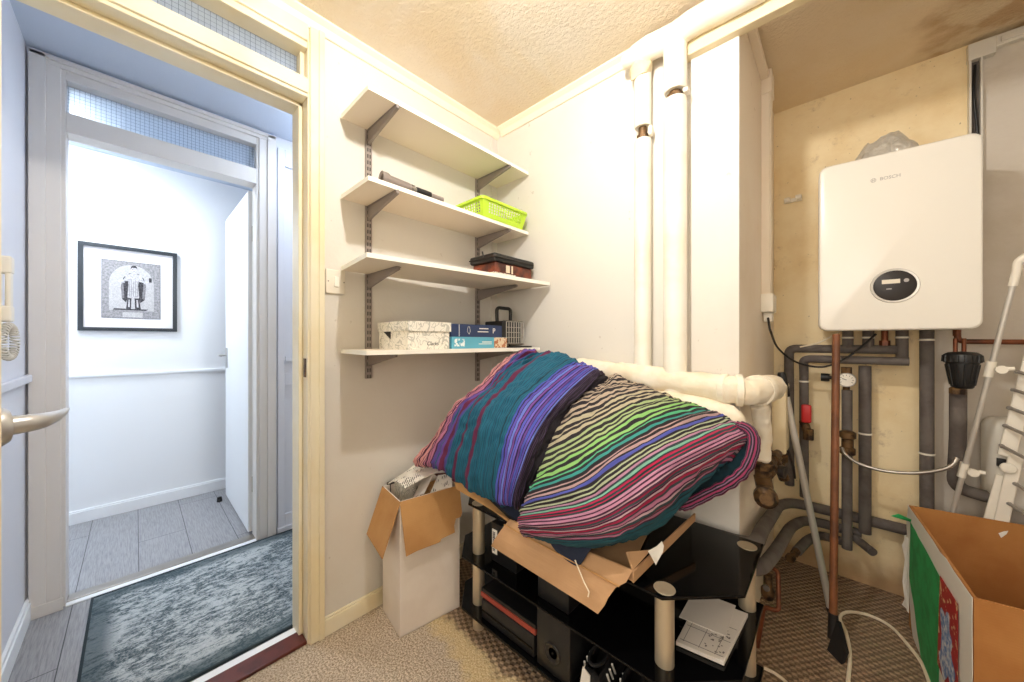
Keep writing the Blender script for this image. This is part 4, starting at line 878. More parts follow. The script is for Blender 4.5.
m = MB(); m.bend([(-1.30, 1.22, T4 + .06), (-1.30, 1.215, T4 + .004), (-1.13, 1.23, T4 + .004), (-1.13, 1.37, T4 + .004), (-1.30, 1.375, T4 + .004), (-1.30, 1.37, T4 + .06)], .004, 8, .02); m.build('stand', 'black_plastic', t_)

# ================================================================== TALL WHITE CARTON
N_, L_, R_ = Vector((-1.208, .679, 0)), Vector((-1.392, .704, 0)), Vector((-1.166, .930, 0)); F_ = L_ + R_ - N_; CH = .513
t_ = thing('tall_carton', 'tall white carton with brown open flaps stuffed with papers by the left wall', 'box', (-1.28, .82, 0))
cen = (N_ + L_ + R_ + F_) / 4
def inw(a, b):
    n = Vector(((b - a).y, -(b - a).x, 0)).normalized(); return n if n.dot(cen - a) > 0 else -n
m = MB()
for a, b in ((N_, L_), (N_, R_), (R_, F_), (L_, F_)): panel(m, a, b, inw(a, b), 0, CH, .004)
m.prism([N_, R_, F_, L_], (0, 0, .004)); m.build('body', 'card_white', t_, smooth=False)
def flap(m, a, b, out, down, pts, th=.004):
    """pts: (u along a->b, v along flap)"""
    d = Vector(out) * 1.0; dn = (Vector((0, 0, -1)) * down + d).normalized(); nrm = (b - a).cross(dn).normalized(); m.prism([a.lerp(b, u) + Vector((0, 0, CH)) + dn * v for u, v in pts], nrm * th)
m = MB(); flap(m, L_ + Vector((0, 0, 0)), N_, -inw(L_, N_) * .36, 1, [(-.02, 0), (1, 0), (1.0, .20), (-.02, .19)]); m.build('flap', 'card', t_, smooth=False)
m = MB(); flap(m, N_, R_, -inw(N_, R_) * .20, 1, [(0, 0), (1, 0), (1.0, .11), (.97, .125), (.88, .125), (.84, .15), (.84, .175), (.60, .18), (.58, .19), (.2, .19), (.04, .195)]); m.build('flap', 'card', t_, smooth=False)
def sheet_item(name, label, cat, m_, corners, curl, mt, group=None, seed=0):
    p00, p10, p11, p01 = [Vector(c) for c in corners]; g = []
    for i in range(9):
        v = i / 8; g.append([(p00.lerp(p10, u)).lerp(p01.lerp(p11, u), v) + Vector((0, 0, curl * math.sin(PI * u) + .3 * curl * noise.noise(Vector((u * 3, v * 3, seed))))) for u in [k / 10 for k in range(11)]])
    m = MB(); m.sheet(g, .003, (0, 0, 1)); return tag(m.build(name, mt, smooth=True), label, cat, group)
G = 'papers in the tall carton'
cz = CH
sheet_item('magazine', 'white printed brochure lying on top of the stuffed carton', 'brochure', None, [P(388, 484, y=.72), P(405, 489, y=.705), P(440, 470, y=.86), P(420, 462, y=.885)], .018, 'printed', G, 1)
sheet_item('envelope', 'lilac white envelope standing slanted in the carton mouth', 'envelope', None, [P(412, 500, y=.77), P(424, 494, y=.80), P(434, 474, y=.84), P(425, 474, y=.86)], .004, 'card_white', G, 2)
sheet_item('leaflet', 'white leaflet with black print at the right of the carton mouth', 'leaflet', None, [P(430, 494, y=.82), P(452, 487, y=.87), P(452, 476, y=.90), P(438, 476, y=.87)], .004, 'printed', G, 3)
m = MB(); bb = P(402, 497, y=.77); m.rbox(bb.x - .03, bb.x + .03, bb.y - .02, bb.y + .05, CH - .09, CH + .008, .004); tag(m.build('packet', 'doodle'), 'small patterned packet at the left of the carton mouth', 'packet', G)
m = MB(); bb = P(412, 490, y=.82); m.rbox(bb.x - .035, bb.x + .02, bb.y - .02, bb.y + .05, CH - .12, CH + .012, .004); tag(m.build('packet', 'printed'), 'white printed packet in the middle of the carton mouth', 'packet', G)
m = MB(); bb = P(390, 497, y=.74); m.rbox(bb.x - .012, bb.x + .016, bb.y - .01, bb.y + .05, CH - .10, CH + .005, .004); tag(m.build('packet', 'dark_bits'), 'dark slim packet in the left corner of the carton mouth', 'packet', G)
m = MB(); b0 = P(434, 474, y=.92); b1 = P(455, 472, y=.95); m.prism([b0, b1, P(455, 486, y=.94), P(446, 484, y=.92)], (.0, .012, .0)); tag(m.build('folder', 'mahogany'), 'dark red folder behind the leaflet in the carton', 'folder', G)
m = MB(); m.rbox(-1.33, -1.20, .84, .93, CH - .2, CH - .02, .004); tag(m.build('packet', 'card'), 'brown card packet deep at the back of the carton', 'packet', G)

# ================================================================== TELEVISION STAND
sx0, sx1, sy0, sy1, ch = -1.16, -.168, .888, 1.34, .15
def plate(z, y0=None, th=.008, c=ch, x0=sx0, x1=sx1):
    y0 = sy0 if y0 is None else y0
    m = MB(); m.prism([Vector(p + (z - th,)) for p in ((x0, y0 + c - .05), (x0 + c - .05, y0), (x1 - c, y0), (x1, y0 + c), (x1, sy1), (x0, sy1))], (0, 0, th)); return m
t_ = thing('television_stand', 'black glass television stand with chrome legs', 'stand', (-.65, 1.1, 0))
plate(.484).build('top_shelf', 'black_gloss', t_, smooth=False, bevel=.002); plate(.295, .855).build('middle_shelf', 'black_gloss', t_, smooth=False, bevel=.002); plate(.098, .855, .012).build('bottom_shelf', 'black_gloss', t_, smooth=False, bevel=.002)
for x, y in ((-.325, .925), (-1.03, .917), (-.205, 1.292), (-1.115, 1.292)):
    m = MB(); m.tube([(x, y, 0), (x, y, .476)], .0235, 24); lg = m.build('leg', 'chrome', t_)
    m = MB(); m.lathe([(0, 0), (.026, 0), (.0265, .0008), (.026, .0016), (.010, .0018), (.009, .0014), (0, .0014)], (x, y, .484), n=28); m.build('cap_disc', 'chrome', lg)
# items on the stand
q = [P(x, y, z=.297) for x, y in ((668, 612), (700, 598), (748, 617), (724, 666), (676, 645))]
m = MB(); m.prism([q[1], q[2], q[3], q[4]], (0, 0, .010)); mn = tag(m.build('manual', 'paper_grey', smooth=False, bevel=.0005), 'white printed manual on the middle shelf of the stand', 'manual')
QM = lambda u, v, e=.0104: q[1].lerp(q[2], u).lerp(q[4].lerp(q[3], u), v) + Vector((0, 0, e))
m = MB()
def qrect(u0, u1, v0, v1): m.prism([QM(u0, v0), QM(u1, v0), QM(u1, v1), QM(u0, v1)], (0, 0, .0002))
for v in (.40, .66, .93): qrect(.05, .95, v, v + .008)
for u in (.12, .45, .78): qrect(u, u + .01, .42, .95)
for i in range(26):
    u, v = random.uniform(.5, .9), random.uniform(.45, .9); qrect(u, u + random.uniform(.02, .07), v, v + .014)
for u, v in ((.62, .72), (.88, .58), (.9, .85), (.55, .86)): qrect(u, u + .035, v, v + .03)
m.build('print', 'ink_soft', mn, smooth=False)
m = MB(); m.prism([v + Vector((-.02, .01, .0105)) for v in (q[1], q[2].lerp(q[1], .1), q[3].lerp(q[2], .35), q[4].lerp(q[1], .35))], (0, 0, .002)); tag(m.build('leaflet', 'paper_grey', smooth=False), 'smaller leaflet lying over the printed manual on the stand', 'leaflet')
t_ = thing('speaker', 'slim black speaker with a round cone on the bottom shelf of the stand', 'speaker', (-.635, 1.0, .098))
MB().rbox(-.70, -.575, .868, 1.12, .0985, .282, .004).build('cabinet', 'black_plastic', t_); m = MB(); m.lathe([(.028, 0), (.031, .002), (.028, .004), (.018, .001), (.009, -.003), (.0, .002)], (-.637, .868, .165), (0, -1, 0), 32); M['cone'] = mat('speaker_cone', rgb(22, 21, 21), .35); m.build('cone', 'cone', t_)
t_ = thing('media_player', 'flat black media box at the left of the bottom shelf', 'media player', (-.86, 1.0, .098))
MB().rbox(-.965, -.715, .872, 1.12, .0985, .168, .004).build('case', 'black_plastic', t_); m = MB(); m.box(-.96, -.72, .8695, .873, .125, .13); m.build('slot', 'black_gloss', t_)
t_ = thing('binder', 'dark binder with a red spine on top of the flat media box', 'binder', (-.86, 1.0, .168))
MB().box(-.975, -.712, .877, 1.12, .169, .186).build('spine', 'rust_red', t_, smooth=False, bevel=.002); MB().box(-.975, -.712, .880, 1.12, .1865, .20).build('cover', 'black_plastic', t_, smooth=False, bevel=.002)
t_ = thing('disc_case', 'black disc case with a white barcode label beside the left leg of the stand', 'disc case', (-.92, 1.0, .295))
MB().rbox(-.955, -.83, .915, 1.06, .2955, .44, .003).build('case', 'black_plastic', t_); m = MB(); m.box(-.951, -.925, .9135, .9155, .325, .415); lb = m.build('label', 'paper', t_, smooth=False)
m = MB(); z = .335
while z < .405: w_ = random.uniform(.0015, .004); m.box(-.947, -.935, .9125, .9137, z, z + w_); z += w_ + random.uniform(.0015, .003)
m.build('barcode', 'ink_dark', lb, smooth=False)
t_ = thing('router', 'small black box behind the cardboard flap on the middle shelf', 'router', (-.64, .98, .295))
MB().rbox(-.71, -.59, .885, 1.05, .2955, .37, .004).build('case', 'black_plastic', t_); m = MB(); m.tube([(-.60, 1.04, .36), (-.60, 1.05, .44)], .005, 8); m.build('aerial', 'black_plastic', t_)
def shoe(label, x, y, z, rot):
    t_ = thing('trainer', label, 'shoe', (x, y, z), 'black trainers under the stand')
    R = Matrix.Translation((x, y, z)) @ Matrix.Rotation(rot, 4, 'Z')
    def outline(s): return .030 + .016 * math.sin(PI * min(1, s * 1.0)) - .010 * math.exp(-((s - .42) / .16) ** 2) - (.016 if s < .03 or s > .97 else 0)
    m = MB(); rings = []
    N = 22
    for h in (0, .018, .024):
        pts = [R @ Vector(((outline(i / N)) * (1 if h < .02 else .93), -.135 + .27 * i / N, h)) for i in range(N + 1)] + [R @ Vector((-outline(i / N) * (1 if h < .02 else .93), -.135 + .27 * i / N, h)) for i in range(N, -1, -1)]
        rings.append([m.bm.verts.new(p) for p in pts])
    for a, b in zip(rings, rings[1:]):
        for j in range(len(a)): m.bm.faces.new((a[j], a[(j + 1) % len(a)], b[(j + 1) % len(a)], b[j]))
    m.bm.faces.new(rings[0][::-1]); m.bm.faces.new(rings[-1]); m.build('sole', 'dark_sole', t_)
    m = MB(); rings = []                                        # upper, open at the ankle (heel at -y)
    for i in range(N + 1):
        s = i / N; w = outline(s) * .92; hh = .080 - .045 * max(0, (s - .35) / .65) ** .8 if s > .0 else .08
        ring = []
        for k in range(13):
            a = PI * k / 12; cx = w * math.cos(a); cz = .018 + (hh) * (math.sin(a) ** .7)
            if s < .5: cz = min(cz, .018 + hh * .92)
            ring.append(m.bm.verts.new(R @ Vector((cx, -.132 + .262 * s, cz))))
        rings.append(ring)
    for i, (a, b) in enumerate(zip(rings, rings[1:])):
        for k in range(12):
            if .06 < (i + .5) / N < .46 and 3 <= k <= 8: continue
            m.bm.faces.new((a[k], a[k + 1], b[k + 1], b[k]))
    m.bm.faces.new(rings[0]); m.bm.faces.new(rings[-1][::-1]); o = m.build('upper', 'shoe', t_); md = o.modifiers.new('thick', 'SOLIDIFY'); md.thickness = .004
    for k in range(3):
        y0 = -.075 + k * .020
        for sg in (-1, 1): MB().tube([R @ Vector((sg * .0385, y0, .035)), R @ Vector((sg * .0345, y0 - .016, .072))], .0032, 6).build('stripe', 'ink_white', t_)
    m = MB(); pts = [R @ Vector((.022 * math.cos(a), -.065 + .05 * math.sin(a), .093 + .006 * math.sin(a) * -1)) for a in [i * PI / 10 for i in range(21)]]; m.tube(pts, .005, 8); m.build('collar', 'shoe', t_); m = MB(); m.prism([R @ Vector((a, b, c)) for a, b, c in ((-.030, -.128, .045), (.004, -.139, .045), (.004, -.137, .088), (-.024, -.124, .090))], R.to_3x3() @ Vector((0, -.003, 0))); m.build('heel_tab', 'rubber_white', t_)
    m = MB()
    for k in range(4): m.tube([R @ Vector((-.018, .0 + k * .016, .084 - k * .008)), R @ Vector((0, .004 + k * .016, .090 - k * .009)), R @ Vector((.018, .008 + k * .016, .084 - k * .008))], .0022, 6)
    m.build('laces', 'ink_grey', t_)
shoe('black trainer with a white collar, nearer the speaker on the bottom shelf', -.525, 1.0, .0985, .12)
shoe('black trainer with white side stripes, further from the speaker', -.415, 1.0, .0985, .05)

# ================================================================== CARDBOARD TRAY UNDER THE DUVET
t_ = thing('flattened_carton', 'opened brown carton under the duvet with its flap hanging over the stand', 'box', (-.6, 1.05, .484))
zt = .50
fa, fb = P(509, 520, y=.868), P(632, 571, y=.872); ga, gb = P(491, 546, y=.842), P(597, 613, y=.812)
ra = P(694, 513, y=1.21)
la, lb = P(456, 472, y=.862), P(520, 531, y=.872)
m = MB()
m.prism([Vector((fa.x, .885, .492)), Vector((fb.x - .02, .885, .492)), Vector((-.47, 1.24, .492)), Vector((-.92, 1.28, .492))], (0, 0, .005))
m.build('base', 'card_pale', t_, smooth=False)
m = MB(); m.prism([fa, fb, fb + Vector((0, .012, -.035)), Vector((fa.x, .884, .492))], (0, .005, 0)); m.build('front_wall', 'card_pale', t_, smooth=False)
m = MB(); fm, gm = fa.lerp(fb, .94), ga.lerp(gb, 1.0)
g = []
for i in range(6):
    v = i / 5; row = []
    for j in range(13):
        u = j / 12; p = fa.lerp(fb, u).lerp(ga.lerp(gb, u), v); p += Vector((0, -.010 * math.sin(PI * v), 0))
        if j == 12: p += Vector((.006 * math.sin(v * 9), 0, -.004 * math.sin(v * 13)))
        row.append(p)
    g.append(row)
m.sheet(g, .005, (0, 1, .3)); fl = m.build('hanging_flap', 'card_pale', t_, smooth=False)
m = MB(); c0, c1 = fa.lerp(ga, .12) + Vector((0, -.013, 0)), fb.lerp(gb, .30) + Vector((0, -.014, 0)); m.tube([c0, c0.lerp(c1, .5) + Vector((0, -.001, 0)), c1], .0022, 6); m.build('crease', 'card', fl)
m = MB(); m.prism([fb, ra, ra + Vector((0, .0, -.022)), fb + Vector((0, 0, -.028))], (.005, -.002, 0)); m.build('side_wall', 'card_pale', t_, smooth=False)
m = MB(); m.prism([P(626, 553, y=.90), P(650, 551, y=.95), P(632, 571, y=.874)], (.003, .002, .004)); m.build('corner_flap', 'card_pale', t_, smooth=False)
m = MB(); g = []
for i in range(5):
    v = i / 4; row = []
    for j in range(11):
        u = j / 10; top_ = P(456 + (520 - 456) * u, 470 + (531 - 470) * u, y=.872 + .012 * u); bot_ = P(456 + (507 - 456) * u, 489 + (519 - 489) * u, y=.850 + .018 * u); row.append(top_.lerp(bot_, v) + Vector((0, -.006 * math.sin(PI * v), 0)))
    g.append(row)
m.sheet(g, .005, (0, 1, .2)); m.build('left_flap', 'card', t_, smooth=False)
m = MB(); m.tube([P(575, 560, y=.832), P(579, 570, y=.826), P(584, 582, y=.818), P(589, 592, y=.810), P(588, 597, y=.806)], .0019, 6); tag(m.build('string', 'cable_white'), 'white drawstring dangling over the brown carton flap', 'string')
m = MB(); g = [[P(648, 551, y=.93), P(657, 546, y=.96), P(662, 541, y=.98)], [P(651, 556, y=.925), P(658, 554, y=.95), P(664, 546, y=.97)], [P(656, 565, y=.925), P(657.5, 562, y=.94), P(663, 552, y=.96)]]; m.sheet(g, .001, (0, -1, .3)); tag(m.build('cloth_tag', 'paper'), 'small white care tag hanging below the striped bedding', 'tag')
# navy sheet showing between the folds
t_ = thing('navy_sheet', 'crumpled navy bed sheet showing below the striped folds', 'sheet', (-.62, .95, .5))
m = MB(); g = []
ctl = [[(478, 478), (500, 488), (522, 500), (540, 512)], [(486, 496), (502, 503), (520, 520), (536, 528)], [(494, 504), (508, 516), (522, 529), (536, 534)]]
for r, yv in zip(ctl, (.93, .900, .892)): g.append([P(x, y, y=yv) for x, y in r])
m.sheet(g, .012, (0, 1, 0)); m.build('fold', 'navy_cloth', t_, sub=2)
m = MB(); g = []
ctl = [[(544, 532), (560, 536), (580, 540), (598, 542)], [(550, 548), (562, 550), (578, 553), (590, 550)], [(562, 558), (570, 561), (578, 563), (586, 556)], [(572, 565), (576, 567), (579, 567), (583, 561)]]
for r, yv in zip(ctl, (.86, .848, .842, .84)): g.append([P(x, y, y=yv) for x, y in r])
m.sheet(g, .008, (0, 1, 0)); m.build('corner', 'navy_cloth', t_, sub=2)

# ================================================================== DUVET
K = rgb
def cat1(p, n):
    return catmull(p, n)
def loft(cols, nv, nu, wr=.010, rid=.0, nrid=20, seed=0, spread=.0):
    """cols: list of closed control rings (one per stripe position); dense closed tube with uv (across, along)"""
    dense = []
    for c in cols:
        q = [Vector(p) for p in c]; n = len(q); row = []
        for i in range(n):
            a, b, c2, d = q[i - 1], q[i], q[(i + 1) % n], q[(i + 2) % n]
            for j in range(nv):
                s = j / nv; row.append(.5 * ((2 * b) + (c2 - a) * s + (2 * a - 5 * b + 4 * c2 - d) * s * s + (3 * b - a - 3 * c2 + d) * s ** 3))
        dense.append(row)
    R = len(dense[0]); full = [cat1([dense[k][r] for k in range(len(dense))], nu) for r in range(R)]   # [ring idx][across]
    return full
def cloth(name, full, pos, m_, parent, wr, rid, nrid, seed):
    """pos: stripe coordinate of each control column"""
    R, Q = len(full), len(full[0]); bm = bmesh.new(); V = [[bm.verts.new(full[r][q]) for q in range(Q)] for r in range(R)]
    nseg = len(pos) - 1; per = (Q - 1) // nseg
    def across(q): 
        i = min(q // per, nseg - 1); f = (q - i * per) / per; return pos[i] + (pos[i + 1] - pos[i]) * f
    uvl = bm.loops.layers.uv.new('UVMap')
    for r in range(R):
        for q in range(Q - 1):
            f = bm.faces.new((V[r][q], V[(r + 1) % R][q], V[(r + 1) % R][q + 1], V[r][q + 1])); f.smooth = True
            for lp, (rr, qq) in zip(f.loops, ((r, q), (r + 1, q), (r + 1, q + 1), (r, q + 1))): lp[uvl].uv = (across(qq), rr / R)
    for q, u in ((0, pos[0]), (Q - 1, pos[-1])):
        cen = sum((V[r][q].co for r in range(R)), Vector()) / R; cv = bm.verts.new(cen)
        for r in range(R):
            f = bm.faces.new((V[r][q], V[(r + 1) % R][q], cv)); f.smooth = True
            for lp in f.loops: lp[uvl].uv = (u, .5)
    bmesh.ops.recalc_face_normals(bm, faces=bm.faces[:]); bm.normal_update()
    mv = []
    for r in range(R):
        for q in range(Q):
            u = across(q); vv = r / R
            w = noise.noise(Vector((u * 5 + seed, vv * 9, seed))) * wr + noise.noise(Vector((u * 16, vv * 14 + seed, 2))) * wr * .45
            w += noise.noise(Vector((u * 34 + vv * 10, vv * 6, seed + 3))) * wr * .35 + noise.noise(Vector((u * 22 - vv * 30, vv * 44 + u * 9, seed + 8))) * wr * .42
            w += rid * math.sin(2 * PI * nrid * u); mv.append((V[r][q], w))
    ns = [v.normal.copy() for v, w in mv]
    for (v, w), n in zip(mv, ns): v.co += n * w
    me = bpy.data.meshes.new(name); base = parent.location
    for v in bm.verts: v.co -= base
    bm.to_mesh(me); bm.free(); o = bpy.data.objects.new(name, me); COL.objects.link(o); o.parent = parent; me.materials.append(m_); return o
duv = thing('duvet', 'folded striped duvet in teal, violet, green and pink heaped on the stand', 'duvet', (-.65, 1.05, .55))
# teal fold: columns across the stripes, each a ring: front points (bottom -> top) then back
def ringL(px, ys, back=.16):
    f = [P(a, b, y=y) for (a, b), y in zip(px, ys)]; t0, b0 = f[-1], f[0]
    return f + [t0 + Vector((.0, .07, -.05)), t0 + Vector((0, .11, -.18)), Vector((t0.x, b0.y + back + .06, b0.z + .12)), b0 + Vector((.01, back, .0))]
LC = [([(414, 463), (438, 430), (466, 395), (491, 371), (516, 354)], (.775, .83, .90, .965, 1.03)),
      ([(436, 468), (450, 430), (474, 396), (501, 372), (530, 352)], (.785, .815, .88, .96, 1.05)),
      ([(468, 489), (474, 438), (491, 398), (515, 374), (546, 353)], (.82, .815, .875, .97, 1.09)),
      ([(499, 503), (503, 446), (519, 405), (547, 378), (577, 361)], (.835, .83, .89, 1.00, 1.15)),
      ([(514, 506), (527, 460), (545, 424), (571, 392), (598, 370)], (.86, .86, .925, 1.05, 1.21)),
      ([(521, 509), (541, 462), (557, 428), (582, 396), (610, 377)], (.90, .905, .98, 1.10, 1.24))]
colsL = [ringL(*c) for c in LC]
# pull the outer columns in a touch so the ends close softly
teal, maroon, violet, lilac, blk, pinkw = K(8, 92, 118), K(92, 22, 62), K(88, 74, 168), K(132, 104, 176), K(22, 16, 26), K(206, 146, 146)
st = []
for i in range(7): st += [(.012 + i * .018, pinkw if i < 4 else K(176, 110, 140)), (.018 + i * .018, K(70, 26, 52))]
st += [(.150, K(86, 66, 140)), (.165, teal), (.185, K(96, 70, 150)), (.215, maroon), (.235, K(70, 66, 140)), (.29, teal), (.302, maroon), (.385, teal), (.425, maroon), (.585, teal), (.592, K(10, 50, 66)), (.62, teal)]
u = .62
bl = [K(70, 84, 176), K(92, 80, 176), K(104, 122, 206), K(120, 70, 150), K(84, 92, 190), K(110, 96, 190), K(96, 60, 140)]
i = 0
while u < .80: st += [(u + .012, bl[i % 7]), (u + .018, K(40, 22, 66))]; u += .018; i += 1
while u < .90: st += [(u + .006, K(70, 50, 84)), (u + .016, blk)]; u += .016
st += [(1.01, blk)]
fine = []
last = 0
for e, c in st:
    if c == teal:
        q_ = last
        while q_ + .014 < e: fine += [(q_ + .009, teal), (q_ + .013, K(8, 62, 86))]; q_ += .013
        fine.append((e, teal))
    else: fine.append((e, c))
    last = e
st = fine
cloth('teal_fold', loft(colsL, 14, 24), (0, .16, .40, .62, .82, 1.0), ramp_stripes('teal_striped_cotton', st), duv, .021, .0012, 38, 1)
# striped fold
def ringR(px, ys, dr=1.0):
    f = [P(a, b, y=y) for (a, b), y in zip(px, ys)]; s0, e0 = f[0], f[-1]
    return f + [e0 + Vector((.012 * dr, .045, -.055 * dr)), e0 + Vector((-.03 * (1 - dr), .045, -.14 * dr)), e0.lerp(s0, .45) + Vector((0, .08, -.14 * dr)), s0 + Vector((.06, .10, -.03))]
RC = [([(598, 380), (604, 377), (612, 375), (622, 376)], (1.20, 1.225, 1.25, 1.275)),
      ([(576, 401), (594, 391), (616, 382), (638, 383)], (1.09, 1.13, 1.19, 1.265)),
      ([(556, 430), (588, 411), (622, 395), (657, 391)], (.985, 1.02, 1.11, 1.255)),
      ([(541, 466), (584, 442), (634, 413), (682, 400)], (.895, .94, 1.06, 1.25)),
      ([(528, 492), (582, 472), (646, 430), (706, 410)], (.84, .87, 1.01, 1.245)),
      ([(521, 511), (588, 492), (658, 445), (726, 419)], (.815, .838, .98, 1.235)),
      ([(519, 521), (592, 509), (668, 462), (741, 428)], (.806, .820, .96, 1.20)),
      ([(520, 530), (598, 527), (672, 482), (738, 444)], (.812, .815, .955, 1.16)),
      ([(528, 535), (606, 543), (662, 516), (714, 468)], (.845, .835, .96, 1.12)),
      ([(548, 538), (612, 547), (656, 527), (698, 484)], (.90, .885, .985, 1.12))]
colsR = [ringR(*c, dr=d) for c, d in zip(RC, (1, 1, 1, 1, 1, .8, .5, .3, .15, .1))]
sr = []; u = 0.0; W = .0165
def light(u):
    T = [(0, K(196, 178, 158)), (.26, K(200, 190, 160)), (.34, K(176, 196, 140)), (.42, K(150, 206, 120)), (.47, K(90, 190, 140)), (.50, K(64, 170, 160)), (.535, K(206, 170, 170)), (.57, K(92, 100, 196)), (.60, K(196, 206, 170)), (.63, K(206, 150, 180)), (.66, K(150, 214, 186)), (.69, K(198, 24, 84)), (.72, K(226, 160, 190)), (.76, K(206, 130, 164)), (.79, K(226, 200, 200)), (.82, K(190, 30, 80)), (.85, K(214, 150, 176)), (.88, K(196, 50, 100))]
    c = T[0][1]
    for a, b in T:
        if u >= a: c = b
    if u > .765: c = K(222, 186, 196) if int(u * 74) % 3 == 0 else (K(176, 24, 74) if int(u * 74) % 3 == 1 else K(190, 120, 150))
    k = .80 if u < .5 else .66
    return (c[0] * k, c[1] * k, c[2] * k, 1)
while u < .885:
    w = .029 if u < .5 else .021 if u < .76 else .0135; wl = .46 if u < .5 else .52; dk = K(34, 28, 34) if u < .64 else K(58, 12, 44) if int(u * 97) % 2 else K(40, 56, 62)
    sr += [(u + w * wl, light(u)), (u + w, dk)]; u += w
while u < .99: sr += [(u + .010, K(16, 72, 84)), (u + .015, K(8, 32, 42))]; u += .015
sr += [(1.01, K(16, 60, 74))]
cloth('striped_fold', loft(colsR, 14, 18), (0, .13, .26, .40, .53, .63, .73, .82, .92, 1.0), ramp_stripes('pink_green_striped_cotton', sr), duv, .016, .0016, 60, 9)
# rolled end: pink striped hem looping round a dark teal hollow
hem = [(736, 424), (748, 429), (754, 439), (752, 455), (744, 471), (728, 484), (708, 494), (690, 503), (678, 507)]
hy = (1.20, 1.20, 1.19, 1.17, 1.15, 1.13, 1.11, 1.09, 1.07)
hp = catmull([P(a, b, y=y) for (a, b), y in zip(hem, hy)], 8)
hemcols = []
n_ = len(hp)
ps = [(0, 0), (.33, 0), (.66, 0), (1, 0)]
bm = MB(); bm.uv = bm.bm.loops.layers.uv.new('UVMap'); ringsv = []; u_ = None
for i, p in enumerate(hp):
    d = (hp[min(i + 1, n_ - 1)] - hp[max(i - 1, 0)]).normalized()
    if u_ is None: u_, w_ = frame_from(d)
    u_ = (u_ - d * u_.dot(d)).normalized(); w_ = d.cross(u_); rr = .019 + .004 * noise.noise(Vector((i * .4, 2, 1)))
    if i < 3 or i > n_ - 4: rr *= .7
    ringsv.append([bm.bm.verts.new(p + (u_ * math.cos(2 * PI * j / 18) + w_ * math.sin(2 * PI * j / 18) * .75) * rr * (1 + .08 * noise.noise(Vector((i * .5, j, 4))))) for j in range(18)])
for i, (a, b) in enumerate(zip(ringsv, ringsv[1:])):
    for j in range(18):
        f = bm.bm.faces.new((a[j], a[(j + 1) % 18], b[(j + 1) % 18], b[j]))
        for lp, (rr, jj) in zip(f.loops, ((i, j), (i, j + 1), (i + 1, j + 1), (i + 1, j))): lp[bm.uv].uv = (jj / 18, rr / n_)
bm.bm.faces.new(ringsv[0][::-1]); bm.bm.faces.new(ringsv[-1])
hs = []; u = 0
while u < 1: hs += [(u + .05, K(150, 50, 92)), (u + .09, K(26, 12, 26)), (u + .125, K(130, 90, 120)), (u + .166, K(20, 30, 40))]; u += .166
bm.build('rolled_hem', ramp_stripes('hem_stripes', hs), duv)
m = MB(); g = []
hol = [[(716, 424), (704, 448), (690, 470), (672, 500)], [(738, 430), (728, 455), (712, 478), (690, 502)], [(756, 438), (750, 468), (728, 490), (694, 508)]]
for r, yv in zip(hol, ((1.17, 1.15, 1.12, 1.08), (1.215, 1.20, 1.17, 1.12), (1.18, 1.16, 1.14, 1.11))): g.append([P(x, y, y=q) for (x, y), q in zip(r, yv)])
m.sheet(g, .01, (0, 1, 0)); M['teal_dark'] = mat('dark_teal_lining', rgb(18, 56, 66), .9, c2=rgb(12, 34, 44), nscale=30); m.build('lining', 'teal_dark', duv, sub=2)

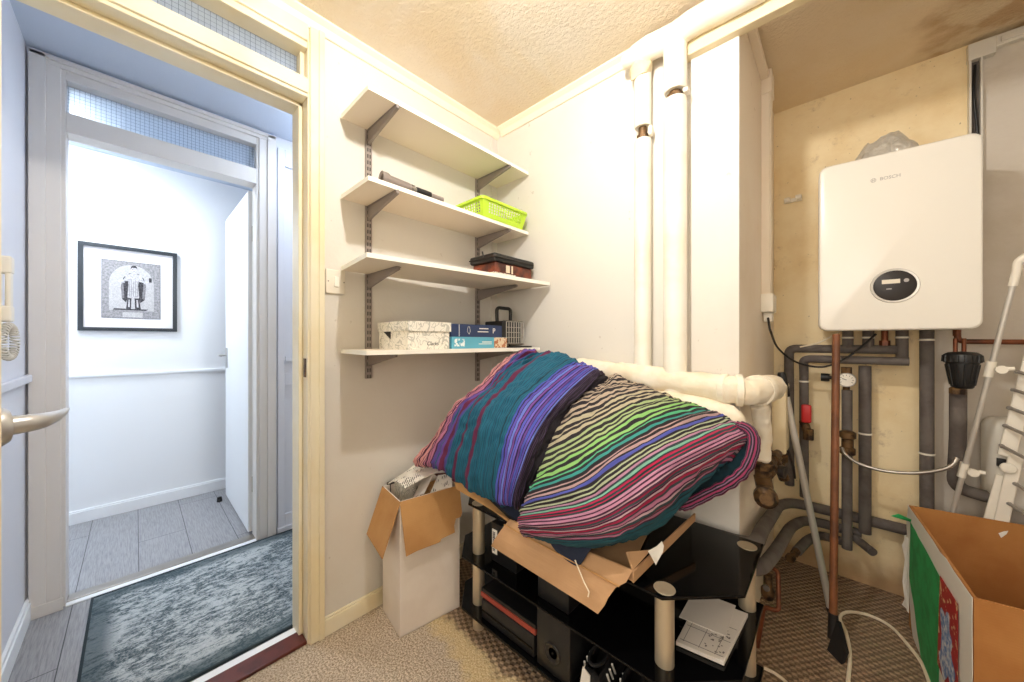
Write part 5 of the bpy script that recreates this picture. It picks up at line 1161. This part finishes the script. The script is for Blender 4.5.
# ================================================================== LAMPS, LIGHT
t_ = thing('pendant_lamp', 'bare bulb on a short white ceiling pendant', 'lamp', (-.39, .47, 2.12))
MB().lathe([(0, 0), (.05, 0), (.045, .02), (0, .022)], (-.39, .47, H), (0, 0, -1)).build('ceiling_rose', 'plastic_white', t_)
MB().tube([(-.39, .47, H - .02), (-.39, .47, 2.245)], .018, 12).build('lamp_holder', 'plastic_white', t_)
MB().lathe([(0, 0), (.016, .004), (.030, .024), (.032, .040), (.024, .06), (.013, .078), (.013, .09), (0, .09)], (-.39, .47, 2.165), n=20).build('bulb', 'bulb', t_)
t_ = thing('added_ceiling_light', 'round flush fill light added out of view in the inner hall', 'light', (-2.95, -.35, 2.27))  # added lamp, stands in for the daylight of the inner hall
MB().lathe([(0, 0), (.20, 0), (.20, .03), (0, .03)], (-2.95, -.35, H), (0, 0, -1), 32).build('base', 'plastic_white', t_); MB().lathe([(0, 0), (.19, 0), (.18, .02), (0, .03)], (-2.95, -.35, H - .031), (0, 0, -1), 32).build('diffuser', 'hall_glow', t_)
t_ = thing('added_ceiling_light', 'round flush fill light added out of view at the lobby end', 'light', (-1.98, .72, 2.27))  # added lamp, unseen, lifts the lobby with cool fill
MB().lathe([(0, 0), (.12, 0), (.12, .03), (0, .03)], (-1.98, .72, H), (0, 0, -1), 32).build('base', 'plastic_white', t_); MB().lathe([(0, 0), (.11, 0), (.10, .02), (0, .03)], (-1.98, .72, H - .031), (0, 0, -1), 32).build('diffuser', 'lobby_glow', t_)
ld = bpy.data.lights.new('window_fill', 'AREA'); ld.shape = 'RECTANGLE'; ld.size = WX1 - WX0 - .1; ld.size_y = WZ1 - WZ0 - .1; ld.energy = 25; ld.color = (1.0, .92, .82)  # room fill, placed at the added rear window
lo = bpy.data.objects.new('window_fill', ld); COL.objects.link(lo); lo.location = (0, YR - .09, (WZ0 + WZ1) / 2); lo.rotation_euler = (math.radians(90), 0, 0)
w = bpy.data.worlds.new('World'); C.world = w; w.use_nodes = True; w.node_tree.nodes['Background'].inputs[0].default_value = (.75, .85, 1, 1); w.node_tree.nodes['Background'].inputs[1].default_value = .8

# ================================================================== CAMERA
cd = bpy.data.cameras.new('camera'); cd.sensor_width = 36; cd.lens = FOC / 1024 * 36; cd.clip_start = .02
co = bpy.data.objects.new('camera', cd); COL.objects.link(co); co.location = (0, 0, CAMZ); co.rotation_euler = (PI / 2, 0, YAW); C.camera = co
C.view_settings.view_transform = 'Standard'; C.view_settings.look = 'None'; C.view_settings.gamma = 1; C.view_settings.use_curve_mapping = False; C.view_settings.exposure = 0.0
C.cycles.use_denoising = True; C.cycles.max_bounces = 10; C.cycles.diffuse_bounces = 6
